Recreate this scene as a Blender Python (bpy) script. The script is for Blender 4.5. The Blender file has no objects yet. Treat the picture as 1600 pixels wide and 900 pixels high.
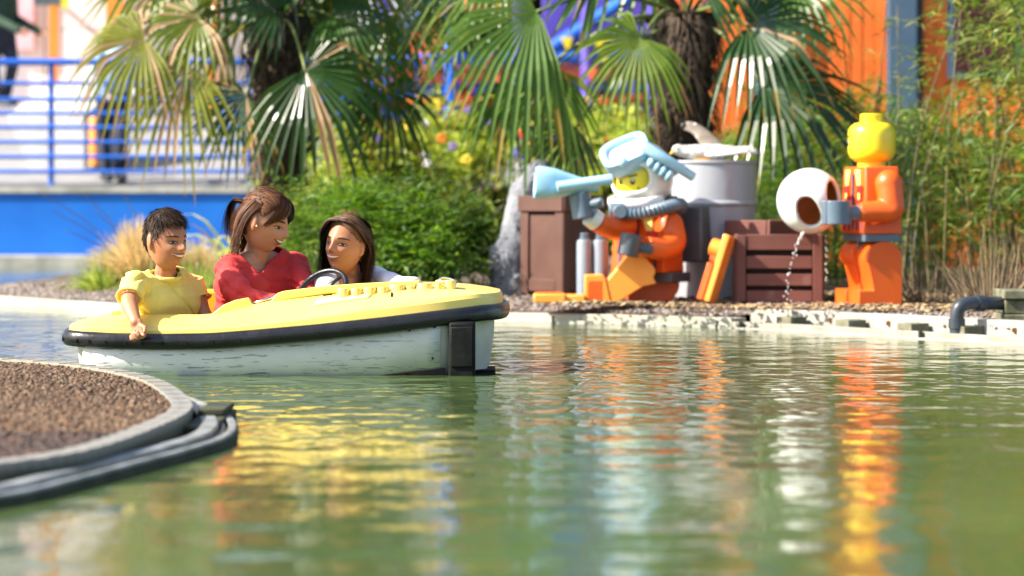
import bpy, bmesh, math, random
import numpy as np
from mathutils import Vector, Matrix, noise
from mathutils.bvhtree import BVHTree
random.seed(7); rng = np.random.default_rng(7)
PI = math.pi; R = math.radians
S = bpy.context.scene; COL = S.collection
# ---------------------------------------------------------------- camera, sky, sun, exposure
cam = bpy.data.cameras.new('camera'); camo = bpy.data.objects.new('camera', cam); COL.objects.link(camo); S.camera = camo
camo.location = (0, 0, .6); camo.rotation_euler = (PI/2, 0, 0)
cam.lens = 100; cam.sensor_width = 36; cam.shift_y = -.0825; cam.clip_end = 800
cam.dof.use_dof = True; cam.dof.focus_distance = 10.1; cam.dof.aperture_fstop = 2.7
SUN = Vector((-.76, -.21, .64)).normalized()
W = bpy.data.worlds.new('World'); S.world = W; W.use_nodes = True
wn = W.node_tree; bg = wn.nodes['Background']; sk = wn.nodes.new('ShaderNodeTexSky'); sk.sky_type = 'NISHITA'; sk.sun_disc = False
sk.sun_elevation = math.asin(SUN.z); sk.sun_rotation = math.atan2(SUN.x, SUN.y); sk.air_density = 1.0; sk.dust_density = 2.2
wn.links.new(sk.outputs[0], bg.inputs[0]); bg.inputs[1].default_value = .105
sl = bpy.data.lights.new('sun', 'SUN'); sl.energy = 4.9; sl.angle = R(.55); sl.color = (1, .92, .79)
so = bpy.data.objects.new('sun', sl); COL.objects.link(so); so.rotation_euler = SUN.to_track_quat('Z', 'Y').to_euler(); so.location = (-5, 3, 9)
S.view_settings.view_transform = 'Standard'; S.view_settings.look = 'None'; S.view_settings.exposure = 1.34; S.view_settings.gamma = 1
S.cycles.max_bounces = 8; S.cycles.diffuse_bounces = 3; S.cycles.glossy_bounces = 4; S.cycles.transmission_bounces = 6; S.cycles.transparent_max_bounces = 8
S.cycles.caustics_reflective = False; S.cycles.caustics_refractive = False; S.cycles.sample_clamp_indirect = 6; S.cycles.use_denoising = True
S.cycles.use_adaptive_sampling = True
F = 4444.4
def P(px, py, Y): return Vector(((px-800)/F*Y, Y, .6-(py-318)/F*Y))
def GY(py, z=0.): return (.6-z)*F/(py-318)          # distance at which a surface of height z shows at row py
# ---------------------------------------------------------------- materials
def mat(name, cols, rough=.6, nscale=8, detail=4, contrast=(.35, .65), island=False, trans=0, bump=None, metal=0, spec=.5, coat=0, stretch=None, rvar=0, sss=0, alpha=None, ior=1.5, layers=(), zst=None, coatr=.08):
    m = bpy.data.materials.new(name); m.use_nodes = True; nt = m.node_tree; N = nt.nodes; L = nt.links
    b = N['Principled BSDF']
    if not isinstance(cols[0], (tuple, list)): cols = [cols]
    co = N.new('ShaderNodeTexCoord'); mp = N.new('ShaderNodeMapping'); L.new(co.outputs['Object'], mp.inputs[0])
    if stretch: mp.inputs['Scale'].default_value = stretch
    if len(cols) > 1:
        r = N.new('ShaderNodeValToRGB'); e = r.color_ramp.elements
        lo, hi = (0, 1) if island else contrast
        e[0].position = lo; e[1].position = hi; e[0].color = (*cols[0], 1); e[1].color = (*cols[-1], 1)
        for i, c in enumerate(cols[1:-1]): q = e.new(lo+(hi-lo)*(i+1)/(len(cols)-1)); q.color = (*c, 1)
        if island: g = N.new('ShaderNodeNewGeometry'); L.new(g.outputs['Random Per Island'], r.inputs[0])
        else:
            n = N.new('ShaderNodeTexNoise'); n.inputs['Scale'].default_value = nscale; n.inputs['Detail'].default_value = detail
            L.new(mp.outputs[0], n.inputs['Vector']); L.new(n.outputs['Fac'], r.inputs[0])
            if rvar:
                q = N.new('ShaderNodeMapRange'); q.inputs[3].default_value = rough-rvar; q.inputs[4].default_value = rough+rvar
                L.new(n.outputs['Fac'], q.inputs[0]); L.new(q.outputs[0], b.inputs['Roughness'])
        out = r.outputs[0]
    else:
        v = N.new('ShaderNodeRGB'); v.outputs[0].default_value = (*cols[0], 1); out = v.outputs[0]
    for (lc, lscale, lst, lo, hi, amt) in layers:        # stains: colour, noise scale, stretch, ramp start, ramp end, amount
        mp2 = N.new('ShaderNodeMapping'); L.new(co.outputs['Object'], mp2.inputs[0]); mp2.inputs['Scale'].default_value = lst
        n2 = N.new('ShaderNodeTexNoise'); n2.inputs['Scale'].default_value = lscale; n2.inputs['Detail'].default_value = 5; L.new(mp2.outputs[0], n2.inputs['Vector'])
        q = N.new('ShaderNodeMapRange'); q.inputs[1].default_value = lo; q.inputs[2].default_value = hi; q.inputs[4].default_value = amt
        L.new(n2.outputs['Fac'], q.inputs[0]); mx = N.new('ShaderNodeMix'); mx.data_type = 'RGBA'
        L.new(q.outputs[0], mx.inputs[0]); L.new(out, mx.inputs[6]); mx.inputs[7].default_value = (*lc, 1); out = mx.outputs[2]
    if zst:                                               # algae / tide mark: colour, z below which it is full, z above which it ends, noise scale
        sx = N.new('ShaderNodeSeparateXYZ'); L.new(co.outputs['Object'], sx.inputs[0]); n3 = N.new('ShaderNodeTexNoise'); n3.inputs['Scale'].default_value = zst[3]; L.new(co.outputs['Object'], n3.inputs['Vector'])
        ad = N.new('ShaderNodeMath'); ad.operation = 'MULTIPLY_ADD'; L.new(n3.outputs['Fac'], ad.inputs[0]); ad.inputs[1].default_value = (zst[2]-zst[1])*1.5; L.new(sx.outputs[2], ad.inputs[2])
        q = N.new('ShaderNodeMapRange'); q.inputs[1].default_value = zst[1]+(zst[2]-zst[1])*.75; q.inputs[2].default_value = zst[2]+(zst[2]-zst[1])*.75; q.inputs[3].default_value = .92; q.inputs[4].default_value = 0; L.new(ad.outputs[0], q.inputs[0])
        mx = N.new('ShaderNodeMix'); mx.data_type = 'RGBA'; L.new(q.outputs[0], mx.inputs[0]); L.new(out, mx.inputs[6]); mx.inputs[7].default_value = (*zst[0], 1); out = mx.outputs[2]
    L.new(out, b.inputs['Base Color'])
    if not rvar or len(cols) == 1: b.inputs['Roughness'].default_value = rough
    b.inputs['Metallic'].default_value = metal; b.inputs['Specular IOR Level'].default_value = spec; b.inputs['Coat Weight'].default_value = coat; b.inputs['IOR'].default_value = ior
    b.inputs['Coat Roughness'].default_value = coatr
    if sss: b.inputs['Subsurface Weight'].default_value = sss; b.inputs['Subsurface Radius'].default_value = (1, .35, .2); b.inputs['Subsurface Scale'].default_value = .012
    if bump:
        bs, bd = bump[0], bump[1]; n = N.new('ShaderNodeTexNoise'); n.inputs['Scale'].default_value = bs; n.inputs['Detail'].default_value = 4
        mp3 = N.new('ShaderNodeMapping'); L.new(co.outputs['Object'], mp3.inputs[0])
        if len(bump) > 2: mp3.inputs['Scale'].default_value = bump[2]
        L.new(mp3.outputs[0], n.inputs['Vector']); bp = N.new('ShaderNodeBump'); bp.inputs['Distance'].default_value = bd; bp.inputs['Strength'].default_value = 1
        L.new(n.outputs['Fac'], bp.inputs['Height']); L.new(bp.outputs[0], b.inputs['Normal'])
    if trans:
        t = N.new('ShaderNodeBsdfTranslucent'); mx = N.new('ShaderNodeMixShader'); mx.inputs[0].default_value = trans
        hs = N.new('ShaderNodeHueSaturation'); hs.inputs['Value'].default_value = 1.9; hs.inputs['Hue'].default_value = .485; hs.inputs['Saturation'].default_value = 1.15
        L.new(out, hs.inputs['Color']); L.new(hs.outputs[0], t.inputs[0]); L.new(b.outputs[0], mx.inputs[1]); L.new(t.outputs[0], mx.inputs[2])
        L.new(mx.outputs[0], N['Material Output'].inputs[0])
    return m
# ---------------------------------------------------------------- mesh builder
class MB:
    def __init__(s): s.v = []; s.f = []; s.mi = []
    def add(s, vs, fs, mi=0):
        o = len(s.v); s.v += [Vector(v) for v in vs]; s.f += [tuple(i+o for i in f) for f in fs]; s.mi += [mi]*len(fs); return s
    def box(s, a, b, mi=0, M=None):
        x0, y0, z0 = a; x1, y1, z1 = b
        vs = [Vector(q) for q in ((x0,y0,z0),(x1,y0,z0),(x1,y1,z0),(x0,y1,z0),(x0,y0,z1),(x1,y0,z1),(x1,y1,z1),(x0,y1,z1))]
        if M: vs = [M @ v for v in vs]
        return s.add(vs, [(0,3,2,1),(4,5,6,7),(0,1,5,4),(1,2,6,5),(2,3,7,6),(3,0,4,7)], mi)
    def tube(s, pts, rs, n=10, cap=True, mi=0, close=False, flat=None):
        pts = [Vector(p) for p in pts]; k = len(pts)
        if not isinstance(rs, (list, tuple)): rs = [rs]*k
        rings = []; prev = None
        for i, p in enumerate(pts):
            if close: t = pts[(i+1) % k]-pts[i-1]
            else: t = pts[min(i+1, k-1)]-pts[max(i-1, 0)]
            t = t.normalized() if t.length > 1e-9 else Vector((0,0,1))
            if prev is None: u = t.orthogonal().normalized() if flat is None else (Vector(flat)-t*t.dot(Vector(flat))).normalized()
            else: u = prev-t*prev.dot(t); u = u.normalized() if u.length > 1e-6 else t.orthogonal().normalized()
            prev = u; w = t.cross(u); r = rs[i]; ru, rw = r if isinstance(r, (tuple, list)) else (r, r)
            rings.append([p+u*ru*math.cos(2*PI*j/n)+w*rw*math.sin(2*PI*j/n) for j in range(n)])
        vs = [v for r_ in rings for v in r_]; fs = []
        for i in range(k if close else k-1):
            a = i*n; b = ((i+1) % k)*n
            for j in range(n): fs.append((a+j, a+(j+1) % n, b+(j+1) % n, b+j))
        if cap and not close: fs.append(tuple(range(n-1, -1, -1))); fs.append(tuple((k-1)*n+j for j in range(n)))
        return s.add(vs, fs, mi)
    def lathe(s, prof, n=24, M=None, mi=0, cap=True):
        vs = []; fs = []
        for (r, z) in prof: vs += [Vector((r*math.cos(2*PI*j/n), r*math.sin(2*PI*j/n), z)) for j in range(n)]
        for i in range(len(prof)-1):
            for j in range(n): fs.append((i*n+j, i*n+(j+1) % n, (i+1)*n+(j+1) % n, (i+1)*n+j))
        if cap: fs.append(tuple(range(n-1, -1, -1))); fs.append(tuple((len(prof)-1)*n+j for j in range(n)))
        if M: vs = [M @ v for v in vs]
        return s.add(vs, fs, mi)
    def prism(s, poly, d0, d1, axis='y', M=None, mi=0):      # poly in (x,z) extruded along y (or (x,y) along z, (y,z) along x)
        def q(a, b, d): return {'y': (a, d, b), 'z': (a, b, d), 'x': (d, a, b)}[axis]
        n = len(poly); vs = [Vector(q(a, b, d0)) for a, b in poly]+[Vector(q(a, b, d1)) for a, b in poly]
        if M: vs = [M @ v for v in vs]
        fs = [tuple(range(n-1, -1, -1)), tuple(range(n, 2*n))]+[(i, (i+1) % n, n+(i+1) % n, n+i) for i in range(n)]
        return s.add(vs, fs, mi)
    def ell(s, c, r, M=None, nu=20, nv=12, mi=0):
        vs = []; fs = []
        for i in range(nv+1):
            th = PI*i/nv
            for j in range(nu): vs.append(Vector((r[0]*math.sin(th)*math.cos(2*PI*j/nu), r[1]*math.sin(th)*math.sin(2*PI*j/nu), r[2]*math.cos(th))))
        for i in range(nv):
            for j in range(nu): fs.append((i*nu+j, (i+1)*nu+j, (i+1)*nu+(j+1) % nu, i*nu+(j+1) % nu))
        c = Vector(c); vs = [(M @ v if M else v)+c for v in vs]
        return s.add(vs, fs, mi)
    def cap(s, a, ra, b, rb, n=14):                           # closed tapered capsule
        a = Vector(a); b = Vector(b); d = b-a; l = max(d.length, 1e-6); t = d/l; pts = []; rs = []
        for k in range(1, 6): th = PI/2*k/5; pts.append(a-t*ra*math.cos(th)); rs.append(ra*math.sin(th))
        for k in range(4, 0, -1): th = PI/2*k/5; pts.append(b+t*rb*math.cos(th)); rs.append(rb*math.sin(th))
        pts.insert(5, b.copy()); rs.insert(5, rb)
        return s.tube(pts, rs, n)
    def xf(s, M): s.v = [M @ v for v in s.v]; return s
    def mesh(s, name, off=Vector((0,0,0))):
        me = bpy.data.meshes.new(name); me.from_pydata([v-off for v in s.v], [], s.f)
        if any(s.mi): me.polygons.foreach_set('material_index', s.mi)
        bm = bmesh.new(); bm.from_mesh(me); bmesh.ops.remove_doubles(bm, verts=bm.verts, dist=1e-6); bmesh.ops.recalc_face_normals(bm, faces=bm.faces); bm.to_mesh(me); bm.free()
        return me
WL = {}
def wloc(o): return WL.get(o.name, Vector((0,0,0))) if o else Vector((0,0,0))
def tag(o, label=None, cat=None, group=None, kind=None):
    if label: o['label'] = label
    if cat: o['category'] = cat
    if group: o['group'] = group
    if kind: o['kind'] = kind
    return o
def link(name, me, m, parent=None, origin=None, smooth=None, bev=0, seg=2):
    """one mesh object; vertices are in world space, its origin is put at `origin` (default: the parent's)"""
    o = bpy.data.objects.new(name, me); COL.objects.link(o)
    org = Vector(origin) if origin is not None else wloc(parent)
    if m is not None:
        for mm in (m if isinstance(m, (list, tuple)) else [m]): me.materials.append(mm)
    WL[o.name] = org
    if parent: o.parent = parent; o.location = org-wloc(parent)
    else: o.location = org
    if smooth is not None:
        for p in me.polygons: p.use_smooth = True
        if smooth < 180:
            try: me.set_sharp_from_angle(angle=R(smooth))
            except Exception: pass
    if bev:
        b = o.modifiers.new('bevel', 'BEVEL'); b.width = bev; b.segments = seg; b.limit_method = 'ANGLE'; b.angle_limit = R(40); b.harden_normals = False
    return o
def obj(name, mb, m, parent=None, origin=None, smooth=None, bev=0, seg=2, label=None):
    org = Vector(origin) if origin is not None else wloc(parent)
    if bev and smooth is None: smooth = 40
    o = link(name, mb.mesh(name, org), m, parent, org, smooth, bev, seg)
    if label: o['label'] = label
    return o
def thing(name, label, cat, loc, group=None, kind=None):
    o = bpy.data.objects.new(name, None); COL.objects.link(o); o.location = loc; WL[o.name] = Vector(loc); o.empty_display_size = .1
    return tag(o, label, cat, group, kind)
def inst(name, me, loc, rot=(0,0,0), parent=None, scale=None):
    o = bpy.data.objects.new(name, me); COL.objects.link(o); loc = Vector(loc); WL[o.name] = loc
    if parent: o.parent = parent
    o.location = loc-wloc(parent); o.rotation_euler = rot
    if scale: o.scale = scale
    return o
def npmesh(name, V, Fq, m, parent=None, origin=(0,0,0), smooth=False):
    """numpy vertices (N,3) world, quads or tris (M,k)"""
    me = bpy.data.meshes.new(name); V = np.asarray(V, float)-np.array(origin); Fq = np.asarray(Fq, int); k = Fq.shape[1]
    me.vertices.add(len(V)); me.vertices.foreach_set('co', V.ravel()); me.loops.add(Fq.size); me.loops.foreach_set('vertex_index', Fq.ravel())
    me.polygons.add(len(Fq)); me.polygons.foreach_set('loop_start', np.arange(0, Fq.size, k)); me.polygons.foreach_set('loop_total', np.full(len(Fq), k))
    me.update(calc_edges=True)
    if smooth: me.polygons.foreach_set('use_smooth', np.ones(len(Fq), bool))
    return link(name, me, m, parent, origin)
def unit(a): return a/np.maximum(np.linalg.norm(a, axis=-1, keepdims=True), 1e-9)
def leaves(B, D, U, Ln, Wd, curl=.15):
    """lance-shaped leaves: base B, direction D, rough up vector U, length, width -> verts, quads (2 per leaf)"""
    D = unit(D); Sd = unit(np.cross(D, U)); Nn = unit(np.cross(Sd, D)); Ln = Ln[:, None]; Wd = Wd[:, None]
    mid = B+D*Ln*.42-Nn*Wd*.15; tip = B+D*Ln-Nn*Ln*curl
    V = np.stack([B, mid+Sd*Wd*.5+Nn*Wd*.2, tip, mid-Sd*Wd*.5+Nn*Wd*.2, mid], 1).reshape(-1, 3); i = np.arange(len(B))[:, None]*5
    Q = np.concatenate([i+np.array([0, 1, 2, 4]), i+np.array([0, 4, 2, 3])], 0)
    return V, Q
def remesh(mb, voxel, iters=3, fac=.5, folds=None):
    me = mb.mesh('tmp'); o = bpy.data.objects.new('tmp', me); COL.objects.link(o)
    r = o.modifiers.new('r', 'REMESH'); r.mode = 'VOXEL'; r.voxel_size = voxel; r.adaptivity = 0
    if iters: q = o.modifiers.new('s', 'SMOOTH'); q.factor = fac; q.iterations = iters
    dg = bpy.context.evaluated_depsgraph_get(); out = bpy.data.meshes.new_from_object(o.evaluated_get(dg), depsgraph=dg)
    bpy.data.objects.remove(o); bpy.data.meshes.remove(me)
    if folds:
        n = len(out.vertices); co = np.empty(n*3); no = np.empty(n*3); out.vertices.foreach_get('co', co); out.vertices.foreach_get('normal', no)
        co = co.reshape(-1, 3); no = no.reshape(-1, 3); d = np.array([folds(Vector(c)) for c in co]); out.vertices.foreach_set('co', (co+no*d[:, None]).ravel()); out.update()
    return out
def shift(me, off):
    me.transform(Matrix.Translation(-Vector(off))); return me
def crv(pts, n):                                              # Catmull-Rom through pts
    pts = [Vector(p) for p in pts]; k = len(pts); out = []
    for i in range(n+1):
        t = i/n*(k-1); j = min(int(t), k-2); u = t-j
        p0 = pts[max(j-1, 0)]; p1 = pts[j]; p2 = pts[j+1]; p3 = pts[min(j+2, k-1)]
        out.append(.5*((2*p1)+(p2-p0)*u+(2*p0-5*p1+4*p2-p3)*u*u+(3*p1-p0-3*p2+p3)*u**3))
    return out
def lerp(a, b, t): return a+(b-a)*t
# ================================================================ WATER, BANKS, GROUND
def curve2(pts, n): return [(p.x, p.y) for p in crv([(a, b, 0) for a, b in pts], n)]
M_mulch = mat('bark mulch', [(.05,.028,.018),(.12,.075,.05),(.2,.14,.1)], .9, 30, bump=(60, .01))
M_chip = mat('bark chips', [(.04,.022,.014),(.12,.075,.045),(.24,.16,.10),(.06,.035,.025),(.19,.10,.05)], .9, island=True)
M_soil = mat('bed soil', [(.05,.035,.025),(.14,.1,.075)], .95, 14, bump=(40, .02), layers=[((.2,.17,.13), 3, (1,1,1), .5, .6, .5)])
M_gravel = mat('gravel stones', [(.12,.1,.1),(.3,.27,.27),(.2,.15,.12),(.42,.38,.36),(.09,.06,.05),(.33,.24,.14)], .8, island=True)
M_litter = mat('leaf litter', [(.1,.06,.04),(.3,.2,.1),(.5,.36,.18),(.07,.045,.035),(.2,.12,.08)], .8, island=True)
M_kerb = mat('weathered pale timber', [(.22,.205,.17),(.33,.31,.26)], .75, 6, bump=(70, .002, (1,1,.2)), layers=[((.16,.17,.08), 5, (1,1,.6), .52, .7, .6)])
M_kerbfront = mat('old concrete kerb', [(.17,.165,.15),(.34,.33,.30)], .7, 7, bump=(50, .003), layers=[((.09,.10,.035), 4, (1,1,1.5), .5, .68, .6)], zst=((.028,.034,.010), .034, .060, 14))
M_rail = mat('grey guide rail', [(.15,.155,.15),(.30,.31,.305)], .4, 9, bump=(40, .002), layers=[((.08,.09,.05), 6, (1,1,1), .5, .7, .7)], zst=((.02,.022,.012), .014, .022, 9))
M_railside = mat('dark wet rail side', [(.02,.022,.018),(.06,.06,.04)], .4, 12)
M_beam = mat('white painted beam', [(.29,.28,.25),(.39,.38,.34)], .6, 5, bump=(60, .002, (.1,1,1)), layers=[((.2,.18,.13), 3, (.6,1,1.6), .45, .8, .5)])
M_conc = mat('mossy pale concrete', [(.33,.33,.30),(.46,.45,.41)], .75, 5, layers=[((.18,.19,.09), 1.6, (1,1,.6), .42, .75, .55), ((.36,.27,.16), 2.4, (1,1,1), .55, .78, .4)], bump=(50, .003))
M_wood = mat('mossy dark timber', [(.07,.075,.04),(.2,.19,.13)], .8, 10, bump=(60, .002))
# ---- boat footprint (cut out of the water so that the boat is dry inside)
BX0, BX1, BYN = -1.555, -.075, 9.93
def boatfoot():
    return [(-1.50,9.99),(-1.2,9.96),(-.6,9.93),(-.24,9.93),(-.10,10.02),(-.07,10.3),(-.10,10.6),(-.24,10.78),(-.7,10.86),(-1.3,10.86),(-1.5,10.75),(-1.55,10.4)]
def water_mesh():
    bm = bmesh.new(); o = [(-40,-5),(40,-5),(40,30),(-40,30)]
    for loop in (o, boatfoot()):
        vs = [bm.verts.new((x, y, 0)) for x, y in loop]
        for i in range(len(vs)): bm.edges.new((vs[i], vs[(i+1) % len(vs)]))
    bmesh.ops.triangle_fill(bm, edges=bm.edges[:], use_beauty=True)
    for f in bm.faces:
        if f.normal.z < 0: f.normal_flip()
    me = bpy.data.meshes.new('pond_water'); bm.to_mesh(me); bm.free(); return me
def water_mat():
    m = bpy.data.materials.new('pond water'); m.use_nodes = True; nt = m.node_tree; N = nt.nodes; L = nt.links; b = N['Principled BSDF']
    co = N.new('ShaderNodeTexCoord')
    n0 = N.new('ShaderNodeTexNoise'); n0.inputs['Scale'].default_value = .5; L.new(co.outputs['Object'], n0.inputs['Vector'])
    r = N.new('ShaderNodeValToRGB'); r.color_ramp.elements[0].position = .35; r.color_ramp.elements[1].position = .65
    r.color_ramp.elements[0].color = (.045,.075,.022,1); r.color_ramp.elements[1].color = (.075,.115,.038,1); L.new(n0.outputs['Fac'], r.inputs[0]); L.new(r.outputs[0], b.inputs['Base Color'])
    b.inputs['Roughness'].default_value = .075; b.inputs['IOR'].default_value = 1.33
    def nz(scale, st, dist, prev, det=2, mask=None):
        mp = N.new('ShaderNodeMapping'); mp.inputs['Scale'].default_value = st; mp.inputs['Rotation'].default_value = (0, 0, random.uniform(-.25, .25)); L.new(co.outputs['Object'], mp.inputs[0])
        n = N.new('ShaderNodeTexNoise'); n.inputs['Scale'].default_value = scale; n.inputs['Detail'].default_value = det; n.inputs['Roughness'].default_value = .5; L.new(mp.outputs[0], n.inputs['Vector'])
        bp = N.new('ShaderNodeBump'); bp.inputs['Distance'].default_value = dist; L.new(n.outputs['Fac'], bp.inputs['Height'])
        if mask: L.new(mask, bp.inputs['Strength'])
        else: bp.inputs['Strength'].default_value = 1
        if prev: L.new(prev.outputs[0], bp.inputs['Normal'])
        return bp
    # stronger chop round the moving boat
    sp = N.new('ShaderNodeVectorMath'); sp.operation = 'DISTANCE'; L.new(co.outputs['Object'], sp.inputs[0]); sp.inputs[1].default_value = (-.5, 10.0, 0)
    mr = N.new('ShaderNodeMapRange'); mr.inputs[1].default_value = .9; mr.inputs[2].default_value = 4.0; mr.inputs[3].default_value = 1; mr.inputs[4].default_value = 0; L.new(sp.outputs['Value'], mr.inputs[0])
    q = nz(1.6, (1, 1.6, 1), .011, None, 1); sc2 = N.new('ShaderNodeVectorMath'); sc2.operation = 'MULTIPLY'; L.new(co.outputs['Object'], sc2.inputs[0]); sc2.inputs[1].default_value = (.5, 1.7, 1)
    sp2 = N.new('ShaderNodeVectorMath'); sp2.operation = 'DISTANCE'; L.new(sc2.outputs[0], sp2.inputs[0]); sp2.inputs[1].default_value = (-.8*.5, 9.2*1.7, 0)
    m2 = N.new('ShaderNodeMapRange'); m2.inputs[1].default_value = .15; m2.inputs[2].default_value = .75; m2.inputs[3].default_value = 1; m2.inputs[4].default_value = 0; L.new(sp2.outputs['Value'], m2.inputs[0])
    q = nz(5, (1.2, .8, 1), .0037, q, 2); q = nz(16, (1.1, .8, 1), .0014, q, 2); q = nz(10, (1.1, .8, 1), .034, q, 1, m2.outputs[0]); q = nz(7, (1.3, .75, 1), .013, q, 1, mr.outputs[0])
    L.new(q.outputs[0], b.inputs['Normal']); return m
o = link('pond_water', water_mesh(), water_mat()); tag(o, kind='structure')
obj('pond_floor', MB().box((-40,-5,-.75), (40,30,-.6)), M_soil).__setitem__('kind', 'structure')
# ---- far bank: line of the kerb's water face, left to right (top of kerb ~ z .045)
bank = curve2([(-3.35,19.6),(-3.62,18.6),(-3.45,17.6),(-2.85,16.7),(-2.2,15.8),(-1.2,14.9),(0,14.42),(.6,14.1),(1.06,13.72)], 64)
bank_r = curve2([(1.06,13.72),(1.4,13.3),(1.75,12.75),(2.16,12.1),(2.75,11.2),(3.6,9.9)], 30)
back = [(-3.2,20.4),(-2.8,21.6),(-2.3,24),(-1.2,27.0),(0,27.6),(30,27.6),(30,9.0),(3.7,9.0)]
# planting bed: fan of rows going back from the kerb, gently rising and uneven
def hill(x, y, d):                       # d = metres from the kerb
    return .035+.065*min(1, d/.5)+.02*noise.noise(Vector((x*1.3, y*1.3, 0)))*min(1, d)+.006*noise.noise(Vector((x*9, y*9, 3)))
def bankdist(x, y): return min(math.hypot(x-a, y-b) for a, b in bank+bank_r)
def ground_z(x, y): return hill(x, y, bankdist(x, y))
bm = bmesh.new(); loop = [(x+.0+.12*max(0, (i-60)/4.), y+.17*max(0, (i-60)/4.)) if i > 60 else (x, y+.03) for i, (x, y) in enumerate(bank)]+[(x+.12, y+.17) for x, y in bank_r[1:]]
inner = [(lerp(-3.0, 4.5, i/40.), 18.5-5.2*(max(0, i/40.-.35)/.65)**1.2) for i in range(41)]
rows = []; nl = len(loop)
tgt = [(lerp(-3.1, 9, (i/(nl-1))**1.1), lerp(20.2, 27.4, min(1, (i/(nl-1))*3))) for i in range(nl)]
offs = [0, .012, .03, .055, .09, .14, .2, .3, .45, .7, 1]
for t in offs: rows.append([bm.verts.new((lerp(a[0], b[0], t), lerp(a[1], b[1], t), hill(lerp(a[0], b[0], t), lerp(a[1], b[1], t), bankdist(lerp(a[0], b[0], t), lerp(a[1], b[1], t))))) for a, b in zip(loop, tgt)])
for r0, r1 in zip(rows, rows[1:]):
    for i in range(nl-1): bm.faces.new((r0[i], r0[i+1], r1[i+1], r1[i]))
bmesh.ops.recalc_face_normals(bm, faces=bm.faces)
for f in bm.faces: f.smooth = True
me = bpy.data.meshes.new('planting_bed_ground'); bm.to_mesh(me); bm.free()
tag(link('planting_bed_ground', me, M_soil), kind='structure')
# ---- kerbs
def band(mb, pts, w, z0, z1, side=1, mi=0):
    """upright band along pts: outer face on the line, thickness w to the `side`"""
    n = len(pts); ins = []
    for i, (x, y) in enumerate(pts):
        a = pts[max(i-1, 0)]; b = pts[min(i+1, n-1)]; dx, dy = b[0]-a[0], b[1]-a[1]; l = math.hypot(dx, dy) or 1
        ins.append((x-dy/l*w*side, y+dx/l*w*side))
    vs = [(x, y, z) for z in (z0, z1) for x, y in pts]+[(x, y, z) for z in (z0, z1) for x, y in ins]; fs = []
    for i in range(n-1): fs += [(i, i+1, n+i+1, n+i), (2*n+i, 3*n+i, 3*n+i+1, 2*n+i+1), (n+i, n+i+1, 3*n+i+1, 3*n+i), (i, 2*n+i, 2*n+i+1, i+1)]
    fs += [(0, n, 3*n, 2*n), (n-1, 3*n-1, 4*n-1, 2*n-1)]
    return mb.add(vs, fs, mi)
kt = thing('pond_kerb', 'pale mossy concrete kerb holding the gravel in front of the toy figures', 'kerb', (0, 14.4, 0))
i0 = 0; cuts = [0, 8, 16, 24, 32, 40, 46, 52, 58, 64]
for a, b in zip(cuts, cuts[1:]):
    obj('kerb_segment', band(MB(), bank[a:b+1], .12, -.3, .046+random.uniform(-.002, .002)), M_conc, kt, bev=.006)
obj('lower_ledge', band(MB(), bank[20:], -.035, -.3, .012), M_conc, kt, bev=.004)
for k in (38, 50, 62):
    x, y = bank[k]; obj('iron_pin', MB().tube([(x+.01,y-.05,-.1),(x+.01,y-.05,.035)], .008, 8), M_railside, kt)
bt = thing('white_timber_edging', 'white painted timber beam edging the bank on blocks above a low guide rail', 'edging', (1.6, 13, 0))
off = [(x+.10, y+.13) for x, y in bank_r]
for a, b in ((0, 9), (9, 19), (19, 30)): obj('beam', band(MB(), off[a:b+1], .09, .012, .088+.002*(a % 2)), M_beam, bt, bev=.005, label='white painted beam with worn edges')
for a, b in ((0, 4), (4, 12), (12, 19), (19, 30)): obj('guide_rail', band(MB(), bank_r[a:b+1], .05, -.3, .030), M_kerb, bt, bev=.005)
obj('wet_ledge', band(MB(), bank_r, -.03, -.3, .005), M_beam, bt, bev=.003)
for k in (4.6, 8.2, 12.2, 15.4, 19, 24): 
    i = int(k); x, y = bank_r[i]; x2, y2 = off[i]; a = math.atan2(bank_r[i+1][1]-y, bank_r[i+1][0]-x)
    M = Matrix.Translation(((x+x2)/2, (y+y2)/2, 0)) @ Matrix.Rotation(a, 4, 'Z')
    obj('spacer_block', MB().box((-.05,-.045,-.1), (.05,.062,.062), M=M), M_wood, bt, bev=.004, label='mossy timber block')
for k in (1, 13, 20):
    x, y = bank_r[k]; obj('iron_strap', MB().box((x-.008,y-.035,-.1), (x+.008,y+.0,.034)), M_railside, bt)
for k in (6, 10, 14, 17): 
    x, y = off[k]; obj('bolt', MB().lathe([(.012,0),(.012,.012)], 8, Matrix.Translation((x,y-.004,.05)) @ Matrix.Rotation(PI/2, 4, 'X')), mat('rusty bolt', (.2,.08,.03), .7), bt)
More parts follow.
